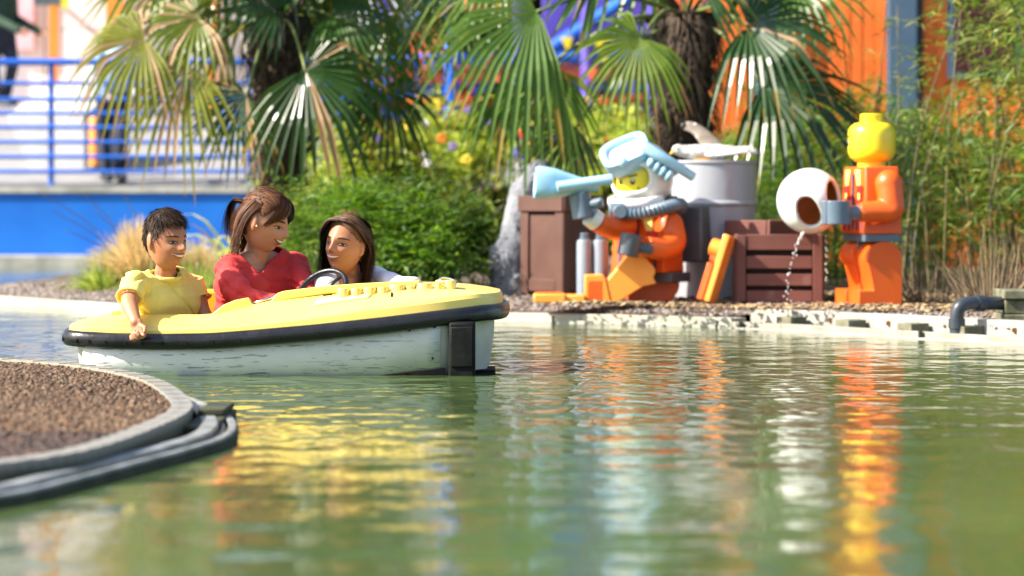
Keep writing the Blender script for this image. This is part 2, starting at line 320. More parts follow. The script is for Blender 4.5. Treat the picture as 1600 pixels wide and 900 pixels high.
# pipe and timber box on the right
M_pipe = mat('slate grey plastic pipe', [(.025,.035,.05),(.045,.055,.07)], .4, 10)
pt = thing('waste_pipe', 'dark grey plastic pipe bending down behind the low rail at the right bank', 'pipe', P(1497, 520, 12.5))
pp = [P(1495,521,12.5), P(1495,505,12.5), P(1496,488,12.5), P(1502,478,12.5), P(1514,474,12.52), P(1530,474,12.55), P(1575,474,12.65)]
obj('pipe_run', MB().tube(crv(pp, 26), .031, 16), M_pipe, pt, smooth=50)
obj('collar', MB().tube([P(1495,513,12.5), P(1495,498,12.5)], .037, 16), M_pipe, pt, smooth=50)
obj('collar', MB().tube([P(1524,474,12.54), P(1536,474,12.56)], .037, 16), M_pipe, pt, smooth=50)
bx = thing('timber_sleeper_box', 'stack of dark mossy timber sleepers that the grey pipe comes out of', 'sleepers', P(1590, 495, 12.75))
for k, (y0, y1) in enumerate(((453,467),(468.5,490),(491,510))):
    a = P(1566+3*(k % 2), y1, 12.6); b = P(1700, y0, 12.6); obj('sleeper', MB().box((a.x, 12.55+.02*(k % 2), a.z), (b.x, 12.85, b.z)), M_wood, bx, bev=.005)
# ---- scatter on the bank: pebbles, bark, leaves
def chips(name, pts, smin, smax, m, flat=.5, kind='stuff', seed=1, parent=None):
    r = np.random.default_rng(seed); n = len(pts); base = np.array([(1,0,0),(-.5,.87,0),(-.5,-.87,0),(0,0,1),(.3,.2,-1)]); 
    V = base[None]*r.uniform(.6, 1.3, (n, 5, 3)); sc = r.uniform(smin, smax, (n, 1, 1)); V = V*sc*np.array([1,1,flat])
    a = r.uniform(0, 2*PI, n); b = r.uniform(-.6, .6, n); ca, sa, cb, sb = np.cos(a), np.sin(a), np.cos(b), np.sin(b)
    X = V[..., 0]*cb[:, None]+V[..., 2]*sb[:, None]; Z = -V[..., 0]*sb[:, None]+V[..., 2]*cb[:, None]; Y = V[..., 1]
    V = np.stack([X*ca[:, None]-Y*sa[:, None], X*sa[:, None]+Y*ca[:, None], Z], -1)+np.array(pts)[:, None]
    T = np.array([(0,1,3),(1,2,3),(2,0,3),(1,0,4),(2,1,4),(0,2,4)]); Q = (np.arange(n)[:, None, None]*5+T[None]).reshape(-1, 3)
    return npmesh(name, V.reshape(-1, 3), Q, m, parent)
pts = []
L_ = bank+bank_r
for k in range(9000):
    i = random.randrange(12, len(L_)-1); a = L_[i]; b = L_[i+1] if i+1 < len(L_) else a; t = random.random(); d = .13+abs(random.gauss(0, .35)) if i < 64 else .24+abs(random.gauss(0, .3))
    x = lerp(a[0], b[0], t)+d*.12; y = lerp(a[1], b[1], t)+d; pts.append((x, y, ground_z(x, y)+.003))
tag(chips('bank_gravel', pts, .006, .017, M_gravel, seed=3), 'grey and brown gravel along the top of the kerb', 'gravel', kind='stuff')
pts = []
for k in range(5000):
    x = random.uniform(.2, 3.2); y = 13.9+random.random()**1.3*2.6-(x-.2)*.4; pts.append((x, y, hill(x, y, 1)+.006))
tag(chips('fallen_leaf_litter', pts, .01, .028, M_litter, .25, seed=4), 'brown and gold fallen leaves round the crates and figures', 'leaf litter', kind='stuff')
# ================================================================ FOREGROUND ISLAND (round kerb, mulch, guide rail)
isl = curve2([(-3.1,4.2),(-2.0,4.65),(-1.35,5.3),(-1.06,5.89),(-.922,6.25),(-.851,6.93),(-.845,7.5),(-.934,8.08),(-1.094,8.76),(-1.32,9.33),(-1.577,9.72),(-1.9,9.98),(-2.5,10.2),(-3.6,10.1)], 180)
KZ = .062
def offs_line(pts, d):
    o = []
    for i, (x, y) in enumerate(pts):
        a = pts[max(i-1, 0)]; b = pts[min(i+1, len(pts)-1)]; dx, dy = b[0]-a[0], b[1]-a[1]; l = math.hypot(dx, dy) or 1; o.append((x-dy/l*d, y+dx/l*d))
    return o
ik = thing('island_kerb', 'rounded kerb of pale upright timber staves round the mulch island', 'kerb', (-1.6, 7.6, 0))
inn = offs_line(isl, .05)
L2 = [0]; 
for a, b in zip(isl, isl[1:]): L2.append(L2[-1]+math.hypot(b[0]-a[0], b[1]-a[1]))
def at_len(pts, s):
    for i in range(len(L2)-1):
        if L2[i+1] >= s: t = (s-L2[i])/max(L2[i+1]-L2[i], 1e-9); return Vector((lerp(pts[i][0], pts[i+1][0], t), lerp(pts[i][1], pts[i+1][1], t), 0)), i
    return Vector((*pts[-1], 0)), len(pts)-2
sw = .046; smesh = []
for q in range(4):
    mb = MB().box((-sw/2+.0012, -.055, -.3), (sw/2-.0012, 0, KZ+(-.001, .0015, .0, .001)[q])); me = mb.mesh('stave'); me.materials.append(M_kerb if q != 3 else M_kerb); smesh.append(me)
fr = [m_ for m_ in smesh]
sf = []
for q in range(4):
    mb = MB().box((-sw/2+.0004, -.055, -.3), (sw/2-.0004, 0, KZ+(-.001, .0012, .0, .0008)[q])); me = mb.mesh('stave'); me.materials.append(M_kerbfront); sf.append(me)
k = 0; s_ = .9
while s_ < L2[-1]-.6:
    p, i = at_len(isl, s_); a = isl[i]; b = isl[i+1]; ang = math.atan2(b[1]-a[1], b[0]-a[0])
    c = inst('stave', (fr if p.y > 8.3 else sf)[k % 4], (p.x, p.y, 0), (0, 0, ang+PI), ik)
    s_ += sw; k += 1
# mulch
bm = bmesh.new(); rows = []; c0 = Vector((-2.6, 7.4, 0))
for t in (0, .04, .1, .2, .35, .55, .8, 1): 
    rw = []
    for x, y in inn[::3]: X = lerp(x, c0.x, t); Y = lerp(y, c0.y, t); rw.append(bm.verts.new((X, Y, KZ-.018+.03*min(1, t*4)+.012*noise.noise(Vector((X*3, Y*3, 1))))))
    rows.append(rw)
for r0, r1 in zip(rows, rows[1:]):
    for i in range(len(r0)-1): bm.faces.new((r0[i], r0[i+1], r1[i+1], r1[i]))
bmesh.ops.remove_doubles(bm, verts=bm.verts, dist=1e-5); bmesh.ops.recalc_face_normals(bm, faces=bm.faces)
me = bpy.data.meshes.new('island_ground'); bm.to_mesh(me); bm.free(); tag(link('island_ground', me, M_mulch), kind='structure')
pts = []
while len(pts) < 32000:
    i = random.randrange(20, 160); x, y = inn[i]; t = random.random()**1.2*.8; X = lerp(x, c0.x, t); Y = lerp(y, c0.y, t)
    if (X)/Y < -.2: continue
    pts.append((X, Y, KZ-.018+.03*min(1, t*4)+random.uniform(.0, .008)))
wet = [p for p in pts if p[1] < 6.75+.25*noise.noise(Vector((p[0]*4, 0, 0)))+(p[0]+1)*.6]; pts = [p for p in pts if p not in set(wet)] if len(wet) < 10 else [p for p in pts if not (p[1] < 6.75+.25*noise.noise(Vector((p[0]*4, 0, 0)))+(p[0]+1)*.6)]  # chips nearest the viewer are split off for a darker bark tone
tag(chips('dark_bark_mulch', wet, .006, .016, mat('dark bark', [(.012,.007,.006),(.05,.028,.02),(.09,.045,.03)], .6, island=True), .55, seed=6), 'dark mulch along the near edge of the round island', 'mulch', kind='stuff')
tag(chips('island_bark_chips', pts, .004, .012, M_chip, .55, seed=5), 'brown bark chippings covering the round island', 'bark chips', kind='stuff')
# outer guide rail
rl = curve2([(-2.2,4.1),(-1.4,4.8),(-1.01,5.6),(-.914,5.93),(-.83,6.33),(-.763,6.63),(-.705,7.0),(-.715,7.4),(-.788,7.85),(-.90,8.28),(-1.04,8.7),(-1.26,9.2),(-1.46,9.5),(-1.7,9.72)], 90)
rt = thing('curved_guide_rail', 'low curved double rail at water level following the mulch island', 'guide rail', (-.8, 7, 0))
obj('outer_strip', band(MB(), rl, .022, -.06, .026), M_rail, rt, bev=.004)
obj('outer_face', band(MB(), offs_line(rl, -.004), .0035, -.06, .0195), mat('wet algae black face', [(.012,.015,.006),(.04,.045,.018)], .75, 9), rt)
obj('middle_strip', band(MB(), offs_line(rl, .030), .012, -.06, .020), M_railside, rt, bev=.002)
obj('inner_strip', band(MB(), offs_line(rl, .048), .045, -.05, .032), M_rail, rt, bev=.005)
for k in (14, 26, 38, 50, 62): x, y = rl[k]; obj('post', MB().tube([(x-.03,y,-.5),(x-.03,y,-.055)], .02, 8), M_railside, rt)
g = thing('timber_bracket', 'mossy dark timber bracket box between the round kerb and the curved rail', 'bracket', (-.81, 7.6, 0))
M_brk = mat('black mossy wood', [(.015,.018,.008),(.05,.055,.02)], .8, 12)
obj('block', MB().box((-.842,7.25,-.2), (-.765,7.9,.030)), M_brk, g, bev=.004); obj('top_plate', MB().box((-.842,7.62,.032), (-.772,7.9,.048)), M_brk, g, bev=.003)
# ================================================================ TOY FIGURES AND PROPS ON THE BANK
M_or = mat('weathered orange plastic', [(.72,.095,.006),(.80,.13,.010)], .42, 3, rvar=.06, bump=(90, .0008), layers=[((.5,.12,.03), 9, (1,1,1), .6, .8, .4)], coat=.1)
M_or2 = mat('orange glass fibre', [(.93,.29,.03),(.97,.38,.06)], .4, 3, bump=(90, .0008), layers=[((.7,.18,.03), 12, (1,1,1), .62, .8, .5)], coat=.1)
M_yel = mat('yellow plastic', [(.86,.66,.012),(.9,.74,.02)], .28, 3, coat=.3, bump=(60, .0006), layers=[((.6,.42,.02), 10, (1,1,.4), .64, .8, .5)])
M_slate = mat('slate blue grey plastic', [(.10,.145,.20),(.13,.18,.24)], .4, 4, coat=.1, bump=(80, .0006))
M_dgrey = mat('dark grey plastic', [(.07,.085,.10),(.10,.115,.13)], .45, 4)
M_wht = mat('white glass fibre', [(.78,.78,.76),(.86,.86,.85)], .3, 3, coat=.3, layers=[((.5,.45,.36), 7, (1,1,.5), .62, .8, .5)])
M_lb = mat('pale blue plastic', [(.30,.55,.74),(.36,.62,.80)], .35, 3, coat=.2, bump=(80, .0005))
M_lens = mat('white lens', (.75,.8,.82), .15)
M_inner = mat('painted orange reflection', [(.42,.17,.03),(.5,.22,.05)], .6, 6)  # reflection of the orange suit inside the helmet, put into the colour
M_blk = mat('black print', (.012,.01,.01), .5); M_brow = mat('brown print', (.12,.03,.01), .5); M_whp = mat('white print', (.85,.85,.85), .5)
M_red = mat('red print', (.62,.02,.015), .5); M_ylp = mat('yellow print', (.9,.75,.2), .5); M_prt = mat('dark blue print', (.05,.07,.16), .5)
def xm(loc, yaw, s=1.0, pitch=0, roll=0):
    return Matrix.Translation(Vector(loc)) @ Matrix.Rotation(yaw, 4, 'Z') @ Matrix.Rotation(pitch, 4, 'X') @ Matrix.Rotation(roll, 4, 'Y') @ Matrix.Diagonal((s, s, s, 1))
def rbox(mb, x0, x1, y0, y1, z0, z1, tx=0, ty=0, M=None):   # box tapering towards the top
    vs = [(x0,y0,z0),(x1,y0,z0),(x1,y1,z0),(x0,y1,z0),(x0+tx,y0+ty,z1),(x1-tx,y0+ty,z1),(x1-tx,y1-ty,z1),(x0+tx,y1-ty,z1)]
    return mb.add([M @ Vector(v) if M else v for v in vs], [(0,3,2,1),(4,5,6,7),(0,1,5,4),(1,2,6,5),(2,3,7,6),(3,0,4,7)])
HEADP = [(0.1,-3),(22,-3),(22,5),(27,7),(33,12),(36.5,19),(37,26),(37,48),(36,56),(32,62),(26,66),(18,67),(18,79),(16.5,80.5),(.1,80.5)]
def toy_head(parent, M, face=True):
    h = obj('head', MB().lathe(HEADP, 40, M), M_yel, parent, smooth=40)
    def patch(x0, x1, z0, z1, m, nm, rad=37.5, sk=0, rnd=False):   # curved print on the cylinder, facing -Y
        mb = MB(); n = 8; vs = []
        for i in range(n+1):
            x = lerp(x0, x1, i/n); t = (i/n-.5)*2
            zc = (z0+z1)/2+sk*t; hh = (z1-z0)/2*(math.sqrt(max(0, 1-t*t*.98)) if rnd else 1)
            for z in (zc-hh, zc+hh): vs += [(rad*math.sin(x/rad), -rad*math.cos(x/rad), z), ((rad-1.5)*math.sin(x/rad), -(rad-1.5)*math.cos(x/rad), z)]
        fs = []
        for i in range(n): a = i*4; b = a+4; fs += [(a, b, b+2, a+2), (a+2, b+2, b+3, a+3), (a, a+1, b+1, b), (a+1, a+3, b+3, b+1)]
        fs += [(0, 2, 3, 1), (4*n, 4*n+1, 4*n+3, 4*n+2)]
        mb.add([M @ Vector(v) for v in vs], fs); obj(nm, mb, m, h)
    if face:
        for s in (-1, 1):
            patch(s*12-4, s*12+4, 30, 40, M_blk, 'eye', rnd=True); patch(s*12-1, s*12+2, 35, 39, M_whp, 'eye_glint', rad=38, rnd=True)
            patch(s*12-7, s*12+7, 43, 46, M_brow, 'eyebrow', sk=s*1.6)
        patch(-6, 9, 16, 18, M_brow, 'mouth', sk=1.2); patch(20, 21.5, 20, 27, M_brow, 'cheek_line')
    return h
def torso(parent, M):
    t = obj('torso', rbox(MB(), -68, 68, -30, 28, 113, 217, 11, 2, M), M_or, parent, bev=.008)
    yf = -29.5
    def pr(poly, m, nm, d=.9):
        obj(nm, MB().prism(poly, yf-.6-d, yf+1.5, 'y', M), m, t)
    def pf(z): return z
    for s in (-1, 1):
        pr([(s*12,212),(s*38,212),(s*38,188),(s*24,188)], M_ylp, 'collar_print', .9)
        pr([(s*24,186),(s*50,186),(s*46,158),(s*30,150),(s*20,162)], M_red, 'chest_print', .9)
        pr([(s*30,176),(s*38,176),(s*38,166),(s*30,166)], M_ylp, 'badge_print', 1.6)
        pr([(s*18,150),(s*24,150),(s*24,118),(s*18,118)], M_prt, 'strap_print', .9)
        pr([(s*40,146),(s*46,146),(s*50,118),(s*44,118)], M_prt, 'strap_print', 1.0)
    pr([(-3,205),(3,205),(2,120),(-2,120)], M_prt, 'zip_print', 1.3)
    return t
def hand(parent, M, m, r=22, h=34):     # toy claw: an open ring, mouth towards +X local, axis Z, with wrist peg at -X
    mb = MB(); n = 18; vs = []; a0, a1 = R(38), R(322)
    for i in range(n+1):
        a = lerp(a0, a1, i/n)
        for (rr, z) in ((r, -h/2), (r, h/2), (r*.62, h/2), (r*.62, -h/2)): vs.append(M @ Vector((rr*math.cos(a), rr*math.sin(a), z)))
    fs = [tuple(i*4+j for j in (0,))+() for i in range(0)]
    for i in range(n):
        for j in range(4): fs.append((i*4+j, i*4+(j+1) % 4, (i+1)*4+(j+1) % 4, (i+1)*4+j))
    fs += [(0,1,2,3), (4*n+3, 4*n+2, 4*n+1, 4*n)]
    mb.add(vs, fs); mb.tube([M @ Vector((-r*.8,0,0)), M @ Vector((-r*2.1,0,0))], (M.to_scale().x*r*.45), 14)
    return obj('hand', mb, m, parent, bev=.004)
# ---------------- standing figure
s0 = 1/317.; base = P(1362, 477, 14.0); base.z = ground_z(base.x, base.y)
fig = thing('toy_figure_statue', 'standing yellow-headed block figure statue in orange suit, emptying a white helmet beside the slatted crate', 'statue', base)
base = Vector((base.x, base.y, P(0, 478, 14).z)); M = xm(base, R(-80), s0)
Mh = M @ Matrix.Translation((0, 0, 219)) @ Matrix.Rotation(R(-22), 4, 'Z') ; toy_head(fig, Mh)
torso(fig, M)
obj('hips', MB().box((-66,-27,101), (66,26,112.5), M=M), M_slate, fig, bev=.003)
obj('hip_bar', MB().box((-5,-24,84), (5,24,101), M=M), M_slate, fig, bev=.003)
for s in (-1, 1):
    mb = MB(); pr = [(29,0),(29,72)]+[(1+28*math.cos(R(a)), 74+28*math.sin(R(a))) for a in range(10, 180, 14)]+[(-27,70),(-20,44),(-17,26),(-40,26),(-40,0)]
    mb.prism(pr, 5 if s > 0 else -64, 64 if s > 0 else -5, 'x', M); obj('leg', mb, M_or, fig, bev=.004)
    obj('toe_block', MB().box((min(s*8, s*68),-60,2), (max(s*8, s*68),-57.5,25), M=M), M_or2, fig, bev=.002) if 0 else None
obj('hip_knob', MB().tube([M @ Vector((-62,-14,80)), M @ Vector((4,-14,80))], 20*s0, 24), M_or, fig, bev=.003)
def arm(parent, M, s, sh, el, wr, m=M_or, r0=22, r1=19, r2=15):
    pts = crv([sh, lerp(Vector(sh), Vector(el), .6), el, lerp(Vector(el), Vector(wr), .45), wr], 18); k = M.to_scale().x
    rs = [k*lerp(r0, r2, i/18) for i in range(19)]
    mb = MB(); mb.tube([M @ p for p in pts], rs, 18); mb.ell(M @ Vector(sh), (r0*k,)*3)
    me = remesh(mb, .006, 4); return link('arm', shift(me, wloc(parent)), m, parent, smooth=180)
arm(fig, M, -1, (-76,4,190), (-84,6,148), (-84,-46,140)); arm(fig, M, 1, (76,4,190), (84,6,150), (84,-46,146))
hand(fig, M @ Matrix.Translation((-84,-83,138)) @ Matrix.Rotation(R(-90), 4, 'Z') @ Matrix.Rotation(R(25), 4, 'Y'), M_slate, 24, 36)
hand(fig, M @ Matrix.Translation((84,-83,146)) @ Matrix.Rotation(R(-90), 4, 'Z'), M_slate, 24, 36)
# white helmet held by the standing figure, pouring
def helmet_mesh(M, visor, neck, n=72, sx=1, sy=1, sz=1, chin=0):
    """shell with holes; visor(d), neck(d) -> True where open"""
    bm = bmesh.new(); nv = n; nu = n*2; g = []
    for i in range(nv+1):
        th = PI*i/nv; row = []
        for j in range(nu):
            ph = 2*PI*j/nu; d = Vector((math.sin(th)*math.cos(ph), math.sin(th)*math.sin(ph), math.cos(th)))
            row.append((bm.verts.new(M @ Vector((d.x*sx, d.y*sy, d.z*sz))), d))
        g.append(row)
    for i in range(nv):
        for j in range(nu):
            q = [g[i][j], g[i+1][j], g[i+1][(j+1) % nu], g[i][(j+1) % nu]]; c = sum((a[1] for a in q), Vector())/4
            if visor(c) or neck(c): continue
            try: bm.faces.new([a[0] for a in q])
            except Exception: pass
    bmesh.ops.remove_doubles(bm, verts=bm.verts, dist=1e-5)
    # smooth ragged rims
    for _ in range(14):
        mv = {}
        for v in bm.verts:
            be = [e for e in v.link_edges if len(e.link_faces) == 1]
            if len(be) == 2: mv[v] = (v.co+be[0].other_vert(v).co+be[1].other_vert(v).co)/3
        for v, c in mv.items(): v.co = c
    loose = [v for v in bm.verts if not v.link_faces]; bmesh.ops.delete(bm, geom=loose, context='VERTS')
    bmesh.ops.recalc_face_normals(bm, faces=bm.faces); me = bpy.data.meshes.new('helmet'); bm.to_mesh(me); bm.free(); return me
hc = P(1264, 314, 14.0); hc.y = 13.97; r_ = 51/317.
hm = thing('white_helmet', 'white toy helmet tipped over in the hands of the standing orange figure, water running out', 'helmet', hc)
def d2(a, b): return math.acos(max(-1, min(1, a.dot(b))))
dv = Vector((-.12,-.93,-.42)).normalized(); dn = Vector((.80,-.42,.10)).normalized()
ux = Vector((.93,-.05,-.1)).normalized()
def vis(d):
    e = d-dv; u = e.dot(dv.cross(Vector((0,0,1))).normalized()); v = e.dot(dv.cross(dv.cross(Vector((0,0,1)))).normalized()); u, v = u*.94+v*.34, v*.94-u*.34
    return d.dot(dv) > 0 and (abs(u)/.36)**2.4+(abs(v)/.56)**2.4 < 1
def nck(d): return d2(d, dn) < R(37)
me = helmet_mesh(Matrix.Translation(hc) @ Matrix.Diagonal((r_, r_, r_, 1)), vis, nck, 64)
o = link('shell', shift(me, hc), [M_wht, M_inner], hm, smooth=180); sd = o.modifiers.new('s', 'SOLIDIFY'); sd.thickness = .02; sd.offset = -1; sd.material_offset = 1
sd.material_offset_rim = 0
# pouring water
M_drop = mat('clear water drops', (.9,.93,.95), .04, ior=1.33, spec=.8); 
for n_ in M_drop.node_tree.nodes:
    if n_.type == 'BSDF_PRINCIPLED': n_.inputs['Transmission Weight'].default_value = .35
mb = MB(); rr = random.Random(5)
top = P(1256, 362, 13.9)
for k in range(74):
    t = k/74.; x = 1257-30*t**.55+rr.gauss(0, 1.2+2*t); y = 364+108*t
    if rr.random() < (.85 if t < .3 else .42): p = P(x, y, 13.88+rr.uniform(-.02, .02)); r1 = rr.uniform(.002, .0048)*(1.25-.5*t); mb.ell(p, (r1, r1, r1*rr.uniform(1, 2)), nu=6, nv=4)
for k in range(14): t = rr.random(); p = P(1291+rr.gauss(0, 1), 368+t*70, 13.9); r1 = .0028; mb.ell(p, (r1, r1, r1*2), nu=6, nv=4)
tag(obj('falling_water_drops', mb, M_drop, smooth=180, origin=top), 'bright trickle of water drops falling from the tipped white helmet in front of the crate', 'water', kind='stuff')
# ---------------- kneeling figure
Y0 = 14.55; s1 = Y0/F; kb = P(1010, 470, Y0)
kf = thing('toy_figure_statue', 'kneeling block diver statue in orange with white helmet, air hose and flippers', 'statue', (kb.x, kb.y, kb.z))
def K(px, py, dy=0): p = P(px, py, Y0); return Vector((p.x, p.y+dy, p.z))
zc = 88
MT = xm(K(1010, 425), R(-36), s1) @ Matrix.Translation((0,0,-113))
MTt = xm(K(1012, 425), R(-36), s1) @ Matrix.Diagonal((.74,1,.86,1)) @ Matrix.Translation((0,0,-113))
torso(kf, MTt)
obj('hips', MB().box((-50,-28,-16), (50,28,-1), M=xm(K(1022, 424), R(-36), s1)), M_dgrey, kf, bev=.004)
MH = xm(K(1001, 318), R(-40), s1*1.02) @ Matrix.Translation((0,0,0)); toy_head(kf, MH @ Matrix.Diagonal((1,1,.95,1)))
def vis2(d):  # visor hole towards -Y
    return d.y < 0 and (abs(d.x)/.80)**3+(abs(d.z+.06)/.42)**3 < 1
def nk2(d): return d.z < -.86
MHh = xm(K(1003, 275), R(-40), s1)
me = helmet_mesh(MHh, vis2, nk2, 64, 49, 51, 54)
hl = link('helmet', shift(me, wloc(kf)), [M_wht], kf, smooth=180); sd = hl.modifiers.new('s', 'SOLIDIFY'); sd.thickness = .016; sd.offset = -1
obj('chin_guard', MB().tube(crv([MHh @ Vector(v) for v in ((-47,-8,-36),(-37,-35,-41),(0,-49,-43),(37,-35,-41),(47,-8,-36))], 24), [(7*s1, 3*s1)]*25, 14, flat=(0,0,1)), M_wht, kf, smooth=180)
# black neck ring, hose collar and back tank
obj('neck_ring', MB().lathe([(30,-4),(40,-2),(42,6),(36,12)], 32, MH @ Matrix.Translation((0,0,-9))), M_blk, kf, smooth=50)
cp = [K(960,330,-.10), K(975,333,-.19), K(1000,332,-.23), K(1030,326,-.20), K(1052,321,-.12), K(1064,320,0), K(1066,330,.08)]
hc_ = crv(cp, 60); mb = MB(); mb.tube(hc_, [.030+.0045*(1 if i % 2 else -1) for i in range(61)], 14); obj('corrugated_hose', mb, M_slate, kf, smooth=30)
obj('hose_valve', MB().tube([K(950,329,-.16), K(974,329,-.16)], .042, 8), M_slate, kf, bev=.006)
obj('valve_knob', MB().tube([K(966,331,-.24), K(966,331,-.16)], .036, 18), M_slate, kf, bev=.005)
obj('hose_clip', MB().box(tuple(K(1044,318,-.05)), tuple(K(1058,306,.05))), M_dgrey, kf, bev=.004)
MBk = xm(K(1058, 410, .04), R(-36), s1); obj('back_tank', rbox(MB(), -44, 44, 4, 36, 0, 88, 3, 3, MBk), M_dgrey, kf, bev=.012)
# arms
def karm(pts, r0, r2, m=M_or):
    c = crv(pts, 18); mb = MB(); mb.tube(c, [lerp(r0, r2, i/18) for i in range(19)], 16); mb.ell(c[0], (r0,)*3); return link('arm', shift(remesh(mb, .006, 4), wloc(kf)), m, kf, smooth=180)
karm([K(975,352,-.10), K(958,356,-.20), K(942,352,-.26), K(930,345,-.30)], .066, .05)
obj('cuff', MB().tube([K(930,346,-.30), K(919,337,-.32)], .053, 18), M_wht, kf, bev=.003)
karm([K(1044,352,-.10), K(1049,378,-.16), K(1030,388,-.24), K(1004,383,-.30)], .074, .05)
Hm = lambda loc, ang, s, tilt=0: Matrix.Translation(loc) @ Matrix.Rotation(ang, 4, 'Z') @ Matrix.Rotation(tilt, 4, 'Y') @ Matrix.Diagonal((s,)*3+(1,))
hand(kf, Hm(K(978,381,-.34), R(190), s1, R(-12)), M_dgrey, 18, 34)
hand(kf, Hm(K(905,322,-.34), R(160), s1, R(10)), M_slate, 17, 38)
# legs: kneeling rear leg (disc hip) and forward shin plate, low flipper
def poly3(pts, y0, y1, nm, m, bev=.006, par=None):
    q = [(P(a, b, Y0).x, P(a, b, Y0).z) for a, b in pts]; return obj(nm, MB().prism(q, y0, y1), m, par or kf, bev=bev)
disc = [(1034+27*math.cos(R(a)), 444-27*math.sin(R(a))) for a in range(-50, 200, 15)]
poly3(disc+[(985,440),(980,470),(1050,471)], Y0-.05, Y0+.17, 'leg', M_or)
lg = poly3([(952,469),(943,440),(985,389),(990,384),(997,387),(1004,398),(1020,418),(1020,428),(1017,430),(1022,441),(1001,446),(962,470)], Y0-.24, Y0-.07, 'leg', M_or2, .008)
sh = poly3([(912,469),(912,428),(940,427),(944,432),(952,469)], Y0-.245, Y0-.08, 'boot', M_or2, .006)
poly3([(917,466),(917,440),(920,437),(939,437),(939,466)], Y0-.2455, Y0-.243, 'boot_panel', M_or, .0, sh)
fl = thing('toy_flipper', 'orange toy swim fin lying flat on the gravel in front of the brown panelled crate', 'flipper', K(872, 469, -.2))
for a, b, c_, nm in ((833, 882, 456, 'blade'), (880, 912, 458, 'foot_pocket')):
    q = [P(a, 470, Y0), P(b, c_, Y0)]; obj(nm, MB().box((q[0].x, Y0-.34+.02*(nm != 'blade'), q[0].z), (q[1].x, Y0-.12, q[1].z)), M_or2, fl, bev=.008)
q = [P(836, 456.5, Y0), P(878, 454, Y0)]; obj('rib', MB().box((q[0].x, Y0-.24, q[0].z), (q[1].x, Y0-.20, q[1].z)), M_or, fl, bev=.003)
# ---------------- pale blue diving mask with snorkel on the helmet
mk = thing('diving_mask', 'pale blue toy diving mask with snorkel pushed up on top of the kneeling figure helmet', 'diving mask', K(985, 250, -.1))
c = K(975, 236, -.10); n_ = Vector((-.30,-.50,.62)).normalized(); ax = Vector((.93,.10,.16)); ax = (ax-n_*ax.dot(n_)).normalized(); ay = n_.cross(ax)
def ring(cn, a, b, k, N=40): return [cn+ax*a*math.copysign(abs(math.cos(t))**(2/k), math.cos(t))+ay*b*math.copysign(abs(math.sin(t))**(2/k), math.sin(t)) for t in [2*PI*i/N for i in range(N)]]
def tor(rings): 
    vs = [v for r in rings for v in r]; n = len(rings[0]); fs = []
    for i in range(len(rings)-1):
        for j in range(n): fs.append((i*n+j, i*n+(j+1) % n, (i+1)*n+(j+1) % n, (i+1)*n+j))
    return vs, fs
rg = [ring(c-n_*.085, .122, .085, 3), ring(c-n_*.02, .13, .105, 3.2), ring(c+n_*.012, .127, .106, 3.4), ring(c+n_*.016, .118, .097, 3.4), ring(c+n_*.014, .098, .077, 3.4), ring(c-n_*.02, .094, .073, 3.4)]
v_, f_ = tor(rg); obj('mask_frame', MB().add(v_, f_), M_lb, mk, smooth=35)
v2 = ring(c-n_*.012, .097, .076, 3.4); obj('mask_lens', MB().add(v2+[p-n_*.006 for p in v2], [tuple(range(40)), tuple(range(79, 39, -1))]+[(i, (i+1) % 40, 40+(i+1) % 40, 40+i) for i in range(40)]), M_lens, mk)
obj('nose_piece', MB().ell(c-ay*.085+n_*.0-ax*.03, (.03,.035,.03)), M_lb, mk, smooth=180)
obj('snorkel_tube', MB().tube([K(1003,228,-.19), K(1008,233,-.20), K(1040,252,-.20), K(1066,268,-.16), K(1080,277,-.14)], [.028,.03,.027,.026,.024], 18), M_lb, mk, smooth=50)
obj('snorkel_mouth', MB().tube([K(1001,227,-.19), K(1004,229.5,-.192)], [.012,.012], 12), M_blk, mk)
for k in range(4):
    a = K(1012+9*k, 247+7*k, -.16); obj('strap_rib', MB().ell(a+Vector((.01,.0,-.02)), (.022,.05,.034), M=Matrix.Rotation(R(30), 3, 'Y')), M_lb, mk, smooth=180)
obj('strap', MB().tube(crv([K(1008,245,-.14), K(1030,255,-.16), K(1052,268,-.1), K(1058,270,.03)], 16), [(.024,.010)]*17, 10, flat=(0,0,1)), M_lb, mk, smooth=180)
# ---------------- pale blue underwater lamp in the raised hand
lp = thing('toy_underwater_torch', 'pale blue toy cone torch with side tube held up in the kneeling diver raised hand', 'toy torch', K(890, 300, -.34))
a = K(841,286,-.36); b = K(932,292,-.34); t_ = (b-a).normalized(); u_ = Vector((0,0,1)); u_ = (u_-t_*u_.dot(t_)).normalized(); w_ = t_.cross(u_)
def rr_(cn, ru, rw, k=3.2, N=32): return [cn+u_*ru*math.copysign(abs(math.cos(q))**(2/k), math.cos(q))+w_*rw*math.copysign(abs(math.sin(q))**(2/k), math.sin(q)) for q in [2*PI*i/N for i in range(N)]]
rg = [rr_(a-t_*.012, .054, .054), rr_(a-t_*.02, .060, .060), rr_(a-t_*.02, .078, .078), rr_(a, .083, .083), rr_(a+t_*.07, .078, .075), rr_(a+t_*.12, .064, .06), rr_(a+t_*.22, .036, .036), rr_(b, .024, .026)]
v_, f_ = tor(rg); f_.append(tuple(range(32*7, 32*8))); obj('torch_body', MB().add(v_, f_), M_lb, lp, smooth=35)
v2 = rr_(a-t_*.014, .056, .056); obj('torch_glass', MB().add(v2+[p+t_*.004 for p in v2], [tuple(range(32)), tuple(range(63, 31, -1))]), M_lens, lp)
obj('side_tube', MB().tube([K(868,293,-.46), K(952,281,-.44)], .027, 20), M_lb, lp, bev=.003)
